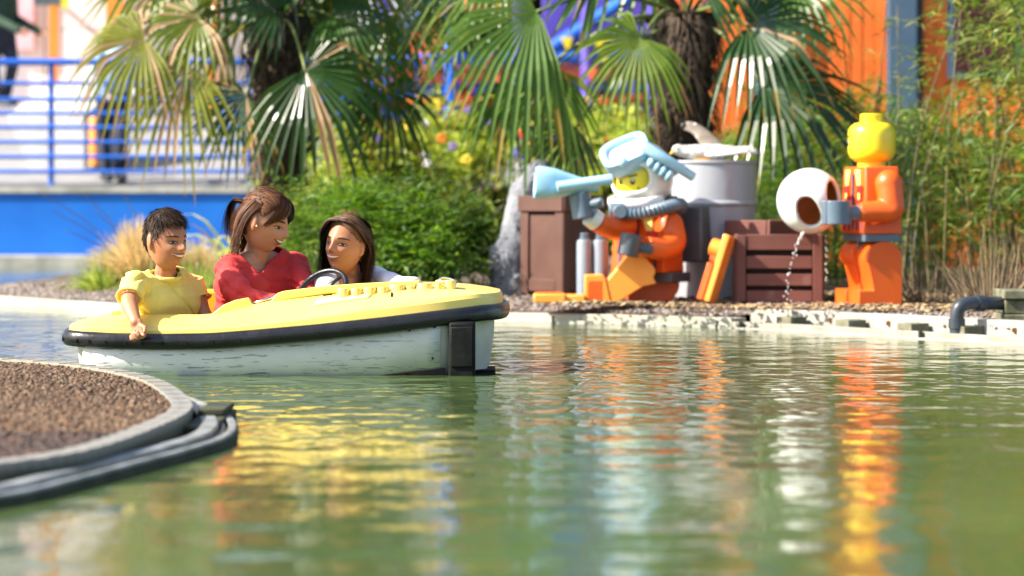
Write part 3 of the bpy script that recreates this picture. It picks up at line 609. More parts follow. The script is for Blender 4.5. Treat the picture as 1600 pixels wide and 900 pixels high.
obj('grip', MB().box(tuple(K(896,318,-.37)), tuple(K(910,290,-.31))), M_lb, lp, bev=.006); obj('trigger_guard', MB().box(tuple(K(877,306,-.36)), tuple(K(905,300,-.32))), M_lb, lp, bev=.004)
# ---------------- twin air tanks
at_ = thing('toy_air_tanks', 'pair of grey toy air cylinders standing between the brown crate and the kneeling diver', 'air tanks', K(928, 462, .1))
for px, top in ((914, 374), (939, 374)):
    p = K(px, 463, .08); h = (463-top)*s1
    t = obj('cylinder', MB().lathe([(.034,0),(.041,.005),(.041,h-.02),(.036,h-.004),(.02,h)], 28, Matrix.Translation(p)), mat('blue grey enamel', [(.19,.24,.30),(.24,.29,.35)], .35, 4, coat=.2), at_, smooth=40)
    obj('valve', MB().lathe([(.024,h),(.026,h+.012),(.019,h+.016),(.023,h+.022),(.023,h+.03),(.016,h+.033)], 10, Matrix.Translation(p)), M_slate, t, smooth=30)
# ---------------- brown panelled crate behind
M_br = mat('chocolate brown painted wood', [(.085,.036,.026),(.115,.052,.038)], .6, 5, bump=(50, .0015, (1,1,.15)), layers=[((.24,.17,.13), 5, (1,1,.5), .58, .75, .5)])
M_br2 = mat('reddish brown painted wood', [(.13,.045,.035),(.17,.06,.046)], .55, 5, bump=(50, .0015, (.15,1,1)), layers=[((.28,.2,.16), 9, (1,1,.5), .64, .8, .5)])
def Yrect(M, a, b): return MB().box(a, b, M=M)
cc = P(880, 462, 15.35); cr = thing('wooden_crate', 'dark brown panelled crate behind the kneeling diver, against the grey rock', 'crate', cc)
w = .33; h = .54; Mc = Matrix.Translation(cc) @ Matrix.Rotation(R(44), 4, 'Z')
def side(Mf, w, h, par):     # framed panel in the local XZ plane facing -Y
    obj('panel', MB().box((.03,.010,.04), (w-.03,.028,h-.1), M=Mf), M_br, par)
    for (a, b, c_, d) in ((0,.062,0,h-.086), (w-.062,w,0,h-.086)): obj('post', MB().box((a+.001,-.004,c_), (b-.001,.024,d), M=Mf), M_br, par, bev=.003)
    obj('rail', MB().box((.064,-.002,.02), (w-.064,.022,.085), M=Mf), M_br, par, bev=.003)
    obj('top_board', MB().box((-.006,-.016,h-.085), (w+.006,.03,h), M=Mf), M_br, par, bev=.003)
for k, T in enumerate((Matrix.Identity(4), Matrix.Translation((w,0,0)) @ Matrix.Rotation(PI/2, 4, 'Z'), Matrix.Translation((w,w,0)) @ Matrix.Rotation(PI, 4, 'Z'), Matrix.Translation((0,w,0)) @ Matrix.Rotation(-PI/2, 4, 'Z'))):
    side(Mc @ Matrix.Rotation(-PI/2, 4, 'Z') @ Matrix.Translation((-w,0,0)) @ T, w, h, cr)
obj('lid', MB().box((.012,.012,h-.03), (w-.012,w-.012,h-.012), M=Mc), M_br, cr)
# ---------------- slatted crate + box on top of/behind it
sc = P(1150, 472, 14.3); sl_ = thing('slatted_crate', 'reddish brown slatted crate with dark gaps between its boards, water splashing in front', 'crate', sc)
w = 135/311.; h = 106/311.; Ms = Matrix.Translation(sc) @ Matrix.Rotation(R(-3), 4, 'Z'); dp = .36
obj('inner_shadow_box', MB().box((.02,.03,.02), (w-.02,dp-.02,h-.03), M=Ms), mat('painted crate gap shade', (.02,.013,.01), .9), sl_)  # near-black box added so the slat gaps read as deep shade
for T, ww in ((Matrix.Identity(4), w), (Matrix.Translation((0,dp,0)) @ Matrix.Rotation(-PI/2, 4, 'Z'), dp), (Matrix.Translation((w,0,0)) @ Matrix.Rotation(PI/2, 4, 'Z'), dp), (Matrix.Translation((w,dp,0)) @ Matrix.Rotation(PI, 4, 'Z'), w)):
    Mf = Ms @ T
    for a in (0, ww-.05): obj('post', MB().box((a+.001,-.008,0), (a+.049,.012,h-.002), M=Mf), M_br2, sl_, bev=.003)
    for z0, z1 in ((.0,.058),(.082,.142),(.168,.232),(.262,h)): obj('slat', MB().box((.052,-.002,z0), (ww-.052,.014,z1), M=Mf), M_br2, sl_, bev=.003)
tb = P(1202, 372, 14.42); tp = thing('crate_lid_box', 'shallow reddish brown box set cornerwise on top of the slatted crate', 'box', tb)
Mt = Matrix.Translation((tb.x, tb.y, tb.z-.015)) @ Matrix.Rotation(R(45), 4, 'Z'); w2 = .30; h2 = .105
tb2 = Mt
for T in (Matrix.Identity(4), Matrix.Translation((w2,0,0)) @ Matrix.Rotation(PI/2, 4, 'Z'), Matrix.Translation((w2,w2,0)) @ Matrix.Rotation(PI, 4, 'Z'), Matrix.Translation((0,w2,0)) @ Matrix.Rotation(-PI/2, 4, 'Z')):
    obj('side_board', MB().box((.001,-.002,0), (w2-.020,.018,h2), M=Mt @ T), M_br2, tp, bev=.003)
obj('base_board', MB().box((.02,.02,.01), (w2-.02,w2-.02,h2-.03), M=Mt), M_br2, tp)
# ---------------- leaning orange fin
lf = thing('toy_flipper', 'orange toy swim fin leaning upright against the slatted crate and grey drum', 'flipper', P(1108, 468, 14.4))
M_l = Matrix.Translation(P(1098, 469, 14.25)) @ Matrix.Rotation(R(17), 4, 'Y') @ Matrix.Rotation(R(-20), 4, 'Z')
k_ = 14.25/F
obj('blade', MB().box((0,-.04,.0), (.036,.09,.35), M=M_l @ Matrix.Translation((.012,0,.0))), M_or2, lf, bev=.006)
obj('blade_rib', MB().box((-.022,-.045,.0), (.011,-.01,.19), M=M_l), M_or, lf, bev=.004); obj('blade_rib', MB().box((-.022,.055,.0), (.011,.088,.19), M=M_l), M_or, lf, bev=.004)
obj('foot_pocket', MB().tube([M_l @ Vector((.008,.025,.27)), M_l @ Vector((-.045,.025,.27))], .045, 20), M_or2, lf, bev=.004); obj('heel_block', MB().box((-.03,.0,.19), (.01,.05,.25), M=M_l), M_or, lf, bev=.004)
# ---------------- grey drum and gull
M_dr = mat('lilac grey drum paint', [(.36,.38,.43),(.42,.44,.49)], .38, 3, metal=.15, bump=(14, .002), layers=[((.26,.25,.27), 7, (1,1,.25), .56, .72, .5)])
db = P(1115, 467, 14.95); dr = thing('steel_drum', 'large lilac grey steel drum with two raised hoops, a gull on its lid', 'drum', db)
r = 66/F*14.95; h = 216/F*14.95; T = Matrix.Translation(db)
def zz(py): return (467-py)/F*14.95
prof = [(r*.99,0),(r,.01)]
for py in (393, 318): z = zz(py); prof += [(r,z-.03),(r+.001,z-.016),(r+.013,z-.005),(r+.013,z+.005),(r+.001,z+.016),(r,z+.03)]
prof += [(r,h-.02),(r+.010,h-.014),(r+.010,h),(r-.006,h),(r-.008,h-.018),(.02,h-.018)]
obj('drum_body', MB().lathe(prof, 64, T), M_dr, dr, smooth=40)
obj('bung', MB().lathe([(.03,h-.018),(.03,h-.004),(.02,h-.002)], 16, T @ Matrix.Translation((.1,-.05,0))), M_dr, dr, smooth=40)
M_gull = mat('weathered white paint', [(.45,.43,.39),(.66,.65,.62)], .6, 22, bump=(50, .004), layers=[((.12,.1,.09), 34, (1,1,1), .56, .66, .7)])
M_gwing = mat('grey brown wing paint', [(.16,.13,.10),(.26,.22,.18)], .65, 18, bump=(60, .002), layers=[((.75,.73,.7), 20, (1,1,1), .62, .7, .8)])
YG = 14.93
def Gp(px, py, dy=0): p = P(px, py, YG); p.y += dy; return p
gl = thing('gull_statue', 'weathered white gull sculpture with one wing raised, resting on the grey drum lid', 'gull', Gp(1110, 248))
mb = MB(); mb.cap(Gp(1064,236), .030, Gp(1085,238), .042); mb.cap(Gp(1085,238), .042, Gp(1125,238), .044); mb.cap(Gp(1125,238), .044, Gp(1158,235), .02); mb.ell(Gp(1060,234), (.036,.032,.03)); 
link('body', shift(remesh(mb, .006, 6), wloc(gl)), M_gull, gl, smooth=180)
obj('beak', MB().tube([Gp(1053,237,-.01), Gp(1046,241,-.01)], [.012,.003], 8), mat('yellow beak', (.7,.42,.05), .5), gl, smooth=180)
obj('foot', MB().ell(Gp(1098,250,-.02), (.05,.03,.008)), mat('orange foot', (.6,.3,.05), .6), gl, smooth=180)
for s in (-1, 1): obj('eye', MB().ell(Gp(1058,232,s*.03), (.005,.004,.005), nu=8, nv=6), M_blk, gl, smooth=180)
def wing(rows, nm, m, th=.016):
    V = []; n = len(rows[0])
    for r_0 in rows: V += [Vector(v) for v in r_0]
    k = len(rows); fs = [(i*n+j, i*n+j+1, (i+1)*n+j+1, (i+1)*n+j) for i in range(k-1) for j in range(n-1)]
    o = obj(nm, MB().add(V, fs), m, gl, smooth=180); q = o.modifiers.new('s', 'SOLIDIFY'); q.thickness = th; q.offset = 0; q = o.modifiers.new('u', 'SUBSURF'); q.levels = q.render_levels = 2; return o
wing([[Gp(1100,245,.05), Gp(1128,243,.05), Gp(1150,240,.06)], [Gp(1094,222,.10), Gp(1116,218,.10), Gp(1140,232,.10)], [Gp(1084,206,.13), Gp(1101,199,.13), Gp(1121,214,.13)], [Gp(1070,203,.15), Gp(1086,190,.15), Gp(1101,197,.15)], [Gp(1066,200,.16), Gp(1070,188,.16), Gp(1082,188,.16)]], 'wing', M_gwing, .02)
wing([[Gp(1095,240,-.03), Gp(1100,246,-.09)], [Gp(1125,236,-.04), Gp(1130,243,-.11)], [Gp(1152,230,-.03), Gp(1156,240,-.11)], [Gp(1170,226,-.02), Gp(1172,240,-.09)], [Gp(1188,238,-.02), Gp(1184,244,-.06)]], 'wing', M_gull, .02)
obj('wing_tip', MB().ell(Gp(1072,196,.155), (.02,.012,.022)), M_blk, gl, smooth=180)
# ---------------- grey boulder
rk = MB(); c0 = P(800, 455, 15.75); k_ = 15.75/F
rk.cap(c0+Vector((.0,0,-.05)), .125, c0+Vector((.02,.0,.22)), .13); rk.cap(c0+Vector((.02,0,.2)), .13, c0+Vector((.10,.0,.58)), .075); rk.cap(c0+Vector((.10,.05,-.05)), .14, c0+Vector((.14,.05,.45)), .12); rk.cap(c0+Vector((.10,.0,.55)), .075, c0+Vector((.16,.02,.68)), .05)
def rf(v): return .022*noise.noise(v*6)+.010*noise.noise(v*17)+.03*round(noise.noise(v*3.1)*2)/2
o = link('standing_boulder', shift(remesh(rk, .016, 1, folds=rf), c0), mat('blue grey rock', [(.11,.12,.145),(.20,.21,.24),(.31,.32,.34)], .85, 5, bump=(26, .014), layers=[((.22,.17,.12), 3, (1,1,1), .55, .7, .5)]), origin=c0, smooth=28)
tag(o, 'tall blue grey boulder standing on end left of the brown panelled crate', 'boulder')
# ================================================================ BOAT
M_deck = mat('yellow boat glass fibre', [(.86,.62,.12),(.90,.68,.16)], .38, 2, coat=.6, coatr=.32, bump=(5, .002), layers=[((.55,.42,.12), 14, (1,1,.6), .62, .8, .35)])
M_hull = mat('scuffed white hull paint', [(.70,.70,.66),(.78,.78,.74)], .5, 3, layers=[((.04,.04,.045), 30, (.3,1,3.2), .64, .67, .6), ((.1,.1,.1), 60, (.35,1,3), .635, .66, .5), ((.35,.38,.3), 2.5, (1,1,1.5), .5, .7, .5)], bump=(30, .001))
M_hull2 = mat('cream hull edge', [(.52,.5,.42),(.66,.64,.57)], .5, 6, layers=[((.2,.17,.1), 8, (1,1,.4), .58, .75, .6)])
M_rub = mat('black rubber fender', [(.008,.008,.010),(.015,.015,.018)], .3, 8, bump=(25, .003, (1,1,1)), layers=[((.12,.12,.13), 7, (.6,1,2), .6, .8, .3)])
M_bottom = mat('black hull bottom', [(.006,.007,.007),(.014,.015,.014)], .6, 20, bump=(40,.001), spec=.12)
M_chrome = mat('chrome', (.8,.8,.8), .15, metal=1)
M_seat = mat('orange yellow seat', [(.85,.38,.02),(.9,.45,.03)], .35, 3, coat=.2)
M_cock = mat('cockpit moulding', [(.5,.35,.05),(.6,.42,.07)], .5, 4)
BO = Vector((-.82, 10.4, 0))
boat = thing('motor_boat', 'small yellow and white boat with black rubber fender band carrying a woman and two children', 'boat', BO)
rub = [(-1.585,10.08),(-1.555,9.965),(-1.45,9.915),(-1.25,9.90),(-.9,9.885),(-.55,9.885),(-.3,9.90),(-.16,9.94),(-.07,10.02),(-.025,10.16),(-.015,10.4),(-.025,10.62),(-.07,10.78),(-.16,10.87),(-.35,10.91),(-.9,10.925),(-1.35,10.92),(-1.52,10.88),(-1.58,10.78),(-1.592,10.5),(-1.592,10.25)]
def dense(pl, n):
    k = len(pl); out = []
    for i in range(k):
        p0, p1, p2, p3 = [Vector((*pl[(i+j-1) % k], 0)) for j in range(4)]
        for q in range(n): u = q/n; out.append(.5*((2*p1)+(p2-p0)*u+(2*p0-5*p1+4*p2-p3)*u*u+(3*p1-p0-3*p2+p3)*u**3))
    return out
rubd = dense(rub, 8)
def interp(x, xs, ys): return float(np.interp(x, xs, ys))
def zr(x): return interp(x, [-1.6,-1.4,-1.23,-1.05,-.894,-.67,-.447,-.25,-.1,0], [.131,.121,.118,.121,.133,.153,.177,.2,.216,.217])
CB = Vector((-.82, 10.4, 0))
def ray(pl, a):
    d = Vector((math.cos(a), math.sin(a), 0)); best = 0; k = len(pl)
    for i in range(k):
        p = pl[i]-CB; q = pl[(i+1) % k]-CB; e = q-p; den = d.x*e.y-d.y*e.x
        if abs(den) < 1e-12: continue
        t = (p.x*e.y-p.y*e.x)/den; u = (p.x*d.y-p.y*d.x)/den
        if t > 0 and -1e-6 <= u <= 1+1e-6: best = max(best, t)
    return CB+d*best
NA = 180
ck = []
for i in range(80):
    t = 2*PI*i/80; k_ = 2/6.; ck.append(Vector((-.865+.50*math.copysign(abs(math.cos(t))**k_, math.cos(t)), 10.40+.36*math.copysign(abs(math.sin(t))**k_, math.sin(t)), 0)))
angs = []
for i in range(NA): t = 2*PI*i/NA; angs.append(math.atan2(.62*math.sin(t), math.cos(t)))
OUT = [ray(rubd, a) for a in angs]; CK = [ray(ck, a) for a in angs]
def rim(pt, d): v = (CB-pt); v.y *= 1.6; return pt+v.normalized()*d
def zi(x): return interp(x, [-1.4,-1.1,-1.05,-.86,-.45,-.2], [.208,.208,.212,.262,.306,.318])
def lip(x): return interp(x, [-1.6,-.9,-.5,0], [.018,.022,.040,.040])
rings = []
def addring(f): rings.append([f(o, c) for o, c in zip(OUT, CK)])
addring(lambda o, c: Vector((*rim(o, .018).xy, zr(o.x)+.015)))
addring(lambda o, c: Vector((*rim(o, .020).xy, zr(o.x)+.022+lip(o.x)*.8)))
addring(lambda o, c: Vector((*rim(o, .028).xy, zr(o.x)+.026+lip(o.x))))
for t, h in ((.12,.3),(.3,.58),(.55,.82),(.8,.95),(1,1)):
    def f(o, c, t=t, h=h):
        a = rim(o, .028); q = a.lerp(c, t); za = zr(o.x)+.026+lip(o.x); hh = lerp(t, h, min(1, max(0, ((o-c).length-.15)/.12))); return Vector((q.x, q.y, lerp(za, zi(c.x), hh)))
    addring(f)
addring(lambda o, c: Vector((*rim(c, .008).xy, zi(c.x)-.004))); addring(lambda o, c: Vector((*rim(c, .016).xy, zi(c.x)-.03)))
def skin(rg, mb):
    n = len(rg[0]); vs = [v for r in rg for v in r]; fs = []
    for i in range(len(rg)-1):
        for j in range(n): fs.append((i*n+j, i*n+(j+1) % n, (i+1)*n+(j+1) % n, (i+1)*n+j))
    return mb.add(vs, fs)
deckmb = skin(rings, MB()); deck = obj('deck', deckmb, M_deck, boat, smooth=24)
inn_r = [[Vector((*rim(c, .0165).xy, zi(c.x)-.028)) for c in CK], [Vector((*rim(c, .03).xy, -.14)) for c in CK], [Vector((*rim(c, .3).xy, -.145)) for c in CK]]
ckm = skin(inn_r, MB()); n = len(CK); ckm.f.append(tuple(2*n+j for j in range(n))); ckm.mi.append(0); obj('cockpit_well', ckm, M_cock, boat, smooth=40)
# hull
hl_ = [(-1.555,10.12),(-1.50,9.985),(-1.40,9.93),(-1.2,9.925),(-.6,9.925),(-.262,9.925),(-.235,9.932),(-.20,9.965),(-.13,10.02),(-.072,10.12),(-.062,10.3),(-.062,10.5),(-.08,10.68),(-.14,10.79),(-.24,10.865),(-.6,10.89),(-1.3,10.885),(-1.5,10.84),(-1.555,10.7)]
hv = [Vector((a, b, 0)) for a, b in hl_]
mb = MB(); lev = []
for z, ins in ((None, .0), (.11, .006), (.04, .016), (-.02, .03), (-.12, .09)):
    lev.append([Vector((*rim(p, ins).xy, (zr(p.x)+.0) if z is None else z)) for p in hv])
skin(lev, mb); nh = len(hv); mb.f.append(tuple(4*nh+j for j in range(nh))); mb.mi.append(0); obj('hull', mb, M_hull2, boat, smooth=30)
def side_panel():
    xs = [lerp(-1.50, -.250, i/24) for i in range(25)]; vs = []
    for x in xs:
        yy = 9.9215+.0+.05*max(0, (-1.38-x)/.12)**2*.6; zt = zr(x)-.004; zb = interp(x, [-1.5,-.55,-.25], [-.03,-.012,.030])
        for (z, dy) in ((zb, .012), (lerp(zb, zt, .5), .004), (zt, 0)): vs.append((x, yy+dy, z))
    fs = [(i*3+j, (i+1)*3+j, (i+1)*3+j+1, i*3+j+1) for i in range(24) for j in range(2)]; return MB().add(vs, fs)
o = obj('side_panel', side_panel(), M_hull, boat, smooth=60, label='white side panel with black scuff marks'); q = o.modifiers.new('s', 'SOLIDIFY'); q.thickness = .008; q.offset = 0
obj('bottom_skirt', MB().add([(-.62,9.924,-.05),(-.235,9.93,-.05),(-.235,9.93,.026),(-.40,9.922,.004),(-.62,9.920,-.018),(-.62,9.99,-.05),(-.235,9.99,-.05),(-.235,9.99,.026),(-.40,9.99,.004),(-.62,9.99,-.018)], [(0,1,2,3,4),(9,8,7,6,5),(0,5,6,1),(1,6,7,2),(2,7,8,3),(3,8,9,4),(4,9,5,0)]), M_bottom, boat)
for px, py in ((679,511),(676,560),(640,516)): 
    p = P(px, py, 9.915); obj('screw', MB().lathe([(.0045,-.003),(.0045,.003)], 8, Matrix.Translation(p) @ Matrix.Rotation(PI/2, 4, 'X')), M_bottom, boat)
obj('bow_post', MB().box((-.222,9.905,-.08), (-.128,9.99,.188)), M_bottom, boat, bev=.010)
obj('bow_post_cap', MB().box((-.214,9.899,.03), (-.136,9.908,.17)), M_bottom, boat, bev=.004)
obj('skeg', MB().box((-.13,10.05,-.1), (-.06,10.3,.012)), M_bottom, boat, bev=.006)
obj('rubber_fender', MB().tube([Vector((p.x, p.y, zr(p.x))) for p in [rim(q, .012) for q in rubd]], [(.0285, .020)]*len(rubd), 14, close=True, flat=(0,0,1)), M_rub, boat, smooth=180)
sm = MB().box((-.003,-.004,-.006), (.003,.004,.006)).mesh('fender_screw'); sm.materials.append(M_bottom)
for px in (97,121,144,169,197,226,258,293,331,377,430,490,552,620):
    i = min(range(len(rubd)), key=lambda j: (abs(rubd[j].x-(px-800)/448.)+(5 if rubd[j].y > 10.2 else 0))); p = rim(rubd[i], -.0095); inst('screw', sm, (p.x, p.y, zr(p.x)-.006), parent=boat)
# coaming / flange on the near edge of the cockpit
pl = [(330,492),(337,486),(350,476),(367,469),(387,465),(391,467),(394,474),(402,477),(414,476),(424,471),(429,462),(434,458),(442,455),(500,447.5),(560,443),(600,441),(655,438),(657,444),(600,449),(500,460),(446,468),(436,474),(428,484),(410,489),(370,492)]
Yc = 10.035; q = [(P(a, b, Yc).x, P(a, b, Yc).z) for a, b in pl]
obj('coaming', MB().prism(q, Yc-.012, Yc+.022), M_deck, boat, bev=.004, seg=3)
obj('grab_rail', MB().tube([P(391,475,Yc-.0), P(410,469.5,Yc-.005), P(431,463,Yc)], .0045, 10), M_chrome, boat, smooth=180)
dmesh = BVHTree.FromPolygons([tuple(v) for v in deckmb.v], deckmb.f)
def onto(x, y, off=.0): h = dmesh.ray_cast(Vector((x, y, 1)), Vector((0,0,-1))); return Vector((x, y, (h[0].z if h[0] else .3)+off))
def plate(nm, X0, X1, Y0_, Y1_, m, off=.003, nx=10, ny=3, par=boat, sk=0):
    vs = [onto(lerp(X0, X1, i/nx)+sk*j/ny, lerp(Y0_, Y1_, j/ny), off) for i in range(nx+1) for j in range(ny+1)]; k = ny+1
    fs = [(i*k+j, (i+1)*k+j, (i+1)*k+j+1, i*k+j+1) for i in range(nx) for j in range(ny)]
    o = obj(nm, MB().add(vs, fs), m, par, smooth=60); s_ = o.modifiers.new('s', 'SOLIDIFY'); s_.thickness = .002; s_.offset = 1; return o
M_pale = mat('pale cream panel', (.86,.72,.30), .3, coat=.3)
plate('hatch', -.70, -.50, 9.965, 10.010, M_pale, .001, sk=.02)
plate('hatch_slot', -.665, -.632, 10.008, 10.014, M_bottom, .006, 2, 1)
plate('deck_notch', -.425, -.418, 9.955, 9.985, M_bottom, .002, 1, 2)
for a, b in ((.0, .03), (.055, .085)):
    x = -1.425+a; z = onto(x+.015, 10.13, 0); obj('deck_knob', MB().box((x,10.1,z.z-.01), (x+.03,10.15,z.z+.014)), M_deck, boat, bev=.005)
studs = [(526,545,451,463),(547.5,564.5,450.5,462.5),(567,587,449,462),(589,606,448.5,460.5),(607,633,445,459),(634,647,447,457),(648,676,443,455.5),(679,690,442,454),(694,712,438,448)]
for i, (a, b, c_, d_) in enumerate(studs):
    yy = 9.985+.010*max(0, i-3); pa = P(a, d_, yy); pb = P(b, c_, yy); r = (pb.x-pa.x)/2; x = (pa.x+pb.x)/2
    obj('stud', MB().lathe([(r,pa.z-.03),(r,pb.z-.003),(r*.94,pb.z),(.3*r,pb.z)], 20, Matrix.Translation((x, yy+r, 0))), M_deck, boat, smooth=35)
ring_ = [P(700+13*math.cos(t), 439-4.5*math.sin(t)-3*math.cos(t)*-1, 10.06) for t in [2*PI*i/24 for i in range(24)]]
obj('chrome_ring', MB().tube([p+Vector((0, .014*math.sin(2*PI*i/24), 0)) for i, p in enumerate(ring_)], .0035, 8, close=True), M_chrome, boat, smooth=180)
obj('bow_eye', MB().box(tuple(P(680,446,10.08)), tuple(P(714,437,10.13))), M_deck, boat, bev=.006)
# seat bench
p = P(311, 452, 10.66); obj('seat_back', MB().box((-1.19,10.66,-.1), (-.86,10.72,p.z)), M_seat, boat, bev=.014, seg=3)
obj('seat_cushion', MB().box((-1.33,10.08,-.14), (-.92,10.655,-.09)), M_seat, boat, bev=.012)
# steering wheel
wc = P(503, 456, 10.36); wnm = Vector((-.40,-.66,.63)).normalized(); u_ = wnm.orthogonal().normalized(); w_ = wnm.cross(u_)
sw_ = obj('steering_wheel', MB().tube([wc+(u_*math.cos(t)+w_*math.sin(t))*.098 for t in [2*PI*i/36 for i in range(36)]], .0105, 12, close=True), M_rub, boat, smooth=180)
obj('wheel_hub', MB().tube([wc+wnm*.005, wc-wnm*.02, wc-wnm*.10], [.022,.026,.018], 14), M_rub, sw_, smooth=50)
for k in range(3):
    t = 2*PI*k/3+.9; obj('spoke', MB().tube([wc, wc+(u_*math.cos(t)+w_*math.sin(t))*.095], [(.010,.005),(.007,.004)], 8), M_rub, sw_, smooth=180)
obj('dashboard', MB().box((-.56,10.14,-.13), (-.38,10.70,.255)), M_cock, boat, bev=.02)
# ================================================================ PEOPLE
def hs(d):                                     # head surface in head space: face towards -Y, chin about -.108, crown .112
    x = d.x*.073; y = d.y*.097; z = d.z*.112
    if z < .0:
        t = min(1, -z/.108); x *= 1-.17*t**1.9+.05*math.sin(PI*min(1, t*1.25))*-1
        if y > 0: y *= 1-.55*t**1.2
        else: y *= 1+.10*t*(1-abs(d.x))-.02*t
    if y < 0:
        y = y*(1-.10*abs(d.x)); y *= .97
        def g(cx, cz, sx, sz, a):
            return a*math.exp(-((x-cx)/sx)**2-((z-cz)/sz)**2)
        dy = 0
        for s in (-1, 1):
            dy += g(s*.031, .004, .017, .011, .010)+g(s*.026, .026, .020, .008, -.0045)+g(s*.040, -.024, .018, .016, -.007)+g(s*.012, -.025, .007, .007, -.008)+g(s*.029,.002,.011,.007,-.004)
        dy += g(0, .008, .008, .020, -.009)+g(0, -.012, .009, .014, -.015)+g(0, -.021, .010, .009, -.014)
        dy += g(0, -.050, .027, .014, -.009)+g(0, -.068, .020, .007, .004)+g(0, -.088, .020, .015, -.008)
        y += dy
    return Vector((x, y, z))
def head_mesh(mb, M, nu=72, nv=56):
    vs = []; fs = []
    for i in range(nv+1):
        th = PI*i/nv
        for j in range(nu): a = 2*PI*j/nu; vs.append(M @ hs(Vector((math.sin(th)*math.cos(a), math.sin(th)*math.sin(a), math.cos(th)))))
    for i in range(nv):
        for j in range(nu): fs.append((i*nu+j, (i+1)*nu+j, (i+1)*nu+(j+1) % nu, i*nu+(j+1) % nu))
    mb.add(vs, fs)
    M3 = M.to_3x3()
    for s in (-1, 1):
        Mr = M3 @ Matrix.Rotation(R(s*22), 3, 'Z') @ Matrix.Rotation(R(-10), 3, 'X')
        mb.ell(M @ Vector((s*.074,.010,.0)), (.008,.019,.031), M=Mr, nu=14, nv=10); mb.ell(M @ Vector((s*.071,.004,-.022)), (.008,.012,.014), M=Mr, nu=12, nv=8)
def HM(c, yaw, pitch, roll, s): return Matrix.Translation(Vector(c)) @ Matrix.Rotation(R(yaw), 4, 'Z') @ Matrix.Rotation(R(pitch), 4, 'X') @ Matrix.Rotation(R(roll), 4, 'Y') @ Matrix.Diagonal((s,s,s,1))
def hand_caps(mb, w, d, n, k=1.0, curl=(25, 35, 25), spread=3, tside=1):
    d = Vector(d).normalized(); n = Vector(n); n = (n-d*n.dot(d)).normalized(); s = d.cross(n)
    for i in range(4): mb.cap(w+s*(i-1.5)*.013*k, .012*k, w+d*.072*k+s*(i-1.5)*.0185*k, .0115*k, 10)
    ln = [.064,.072,.067,.052]
    for i in range(4):
        b = w+d*.074*k+s*(i-1.5)*.0185*k; a = 0; dd = Matrix.Rotation(R((i-1.5)*-spread), 3, n) @ d
        for j, (fr_, r) in enumerate(((.45,.0088),(.32,.008),(.23,.0072))):
            a += R(curl[j]*(1+.12*(i-1.5))); v = dd*math.cos(a)+n*math.sin(a); e = b+v*ln[i]*fr_*k; mb.cap(b, r*k, e, (r-.0006)*k, 9); b = e
    b = w+d*.022*k-s*tside*.022*k; v = (d*.6-s*tside*.75+n*.35).normalized(); e = b+v*.036*k; mb.cap(b, .0125*k, e, .0095*k, 9); v2 = (v*.6+d*.6+n*.5+s*tside*.35).normalized(); mb.cap(e, .0095*k, e+v2*.028*k, .008*k, 9)
M_skin = mat('tanned skin', [(.42,.18,.092),(.51,.24,.13)], .48, 5, sss=.12, bump=(120, .0003), layers=[((.50,.15,.09), 13, (1,1,1), .48, .7, .35)])
M_skin2 = mat('warm skin', [(.48,.225,.125),(.57,.29,.175)], .48, 5, sss=.12, bump=(120, .0003))
M_lip = mat('lips', (.40,.11,.085), .4); M_teeth = mat('teeth', (.8,.77,.7), .3); M_ew = mat('eye white', (.7,.68,.65), .3); M_iris = mat('dark iris', (.02,.01,.006), .15, coat=.5)
M_lash = mat('dark lashes', (.06,.03,.02), .8); M_browm = mat('brown eyebrow', (.07,.035,.022), .9); M_mouthin = mat('mouth shadow', (.08,.02,.018), .7)
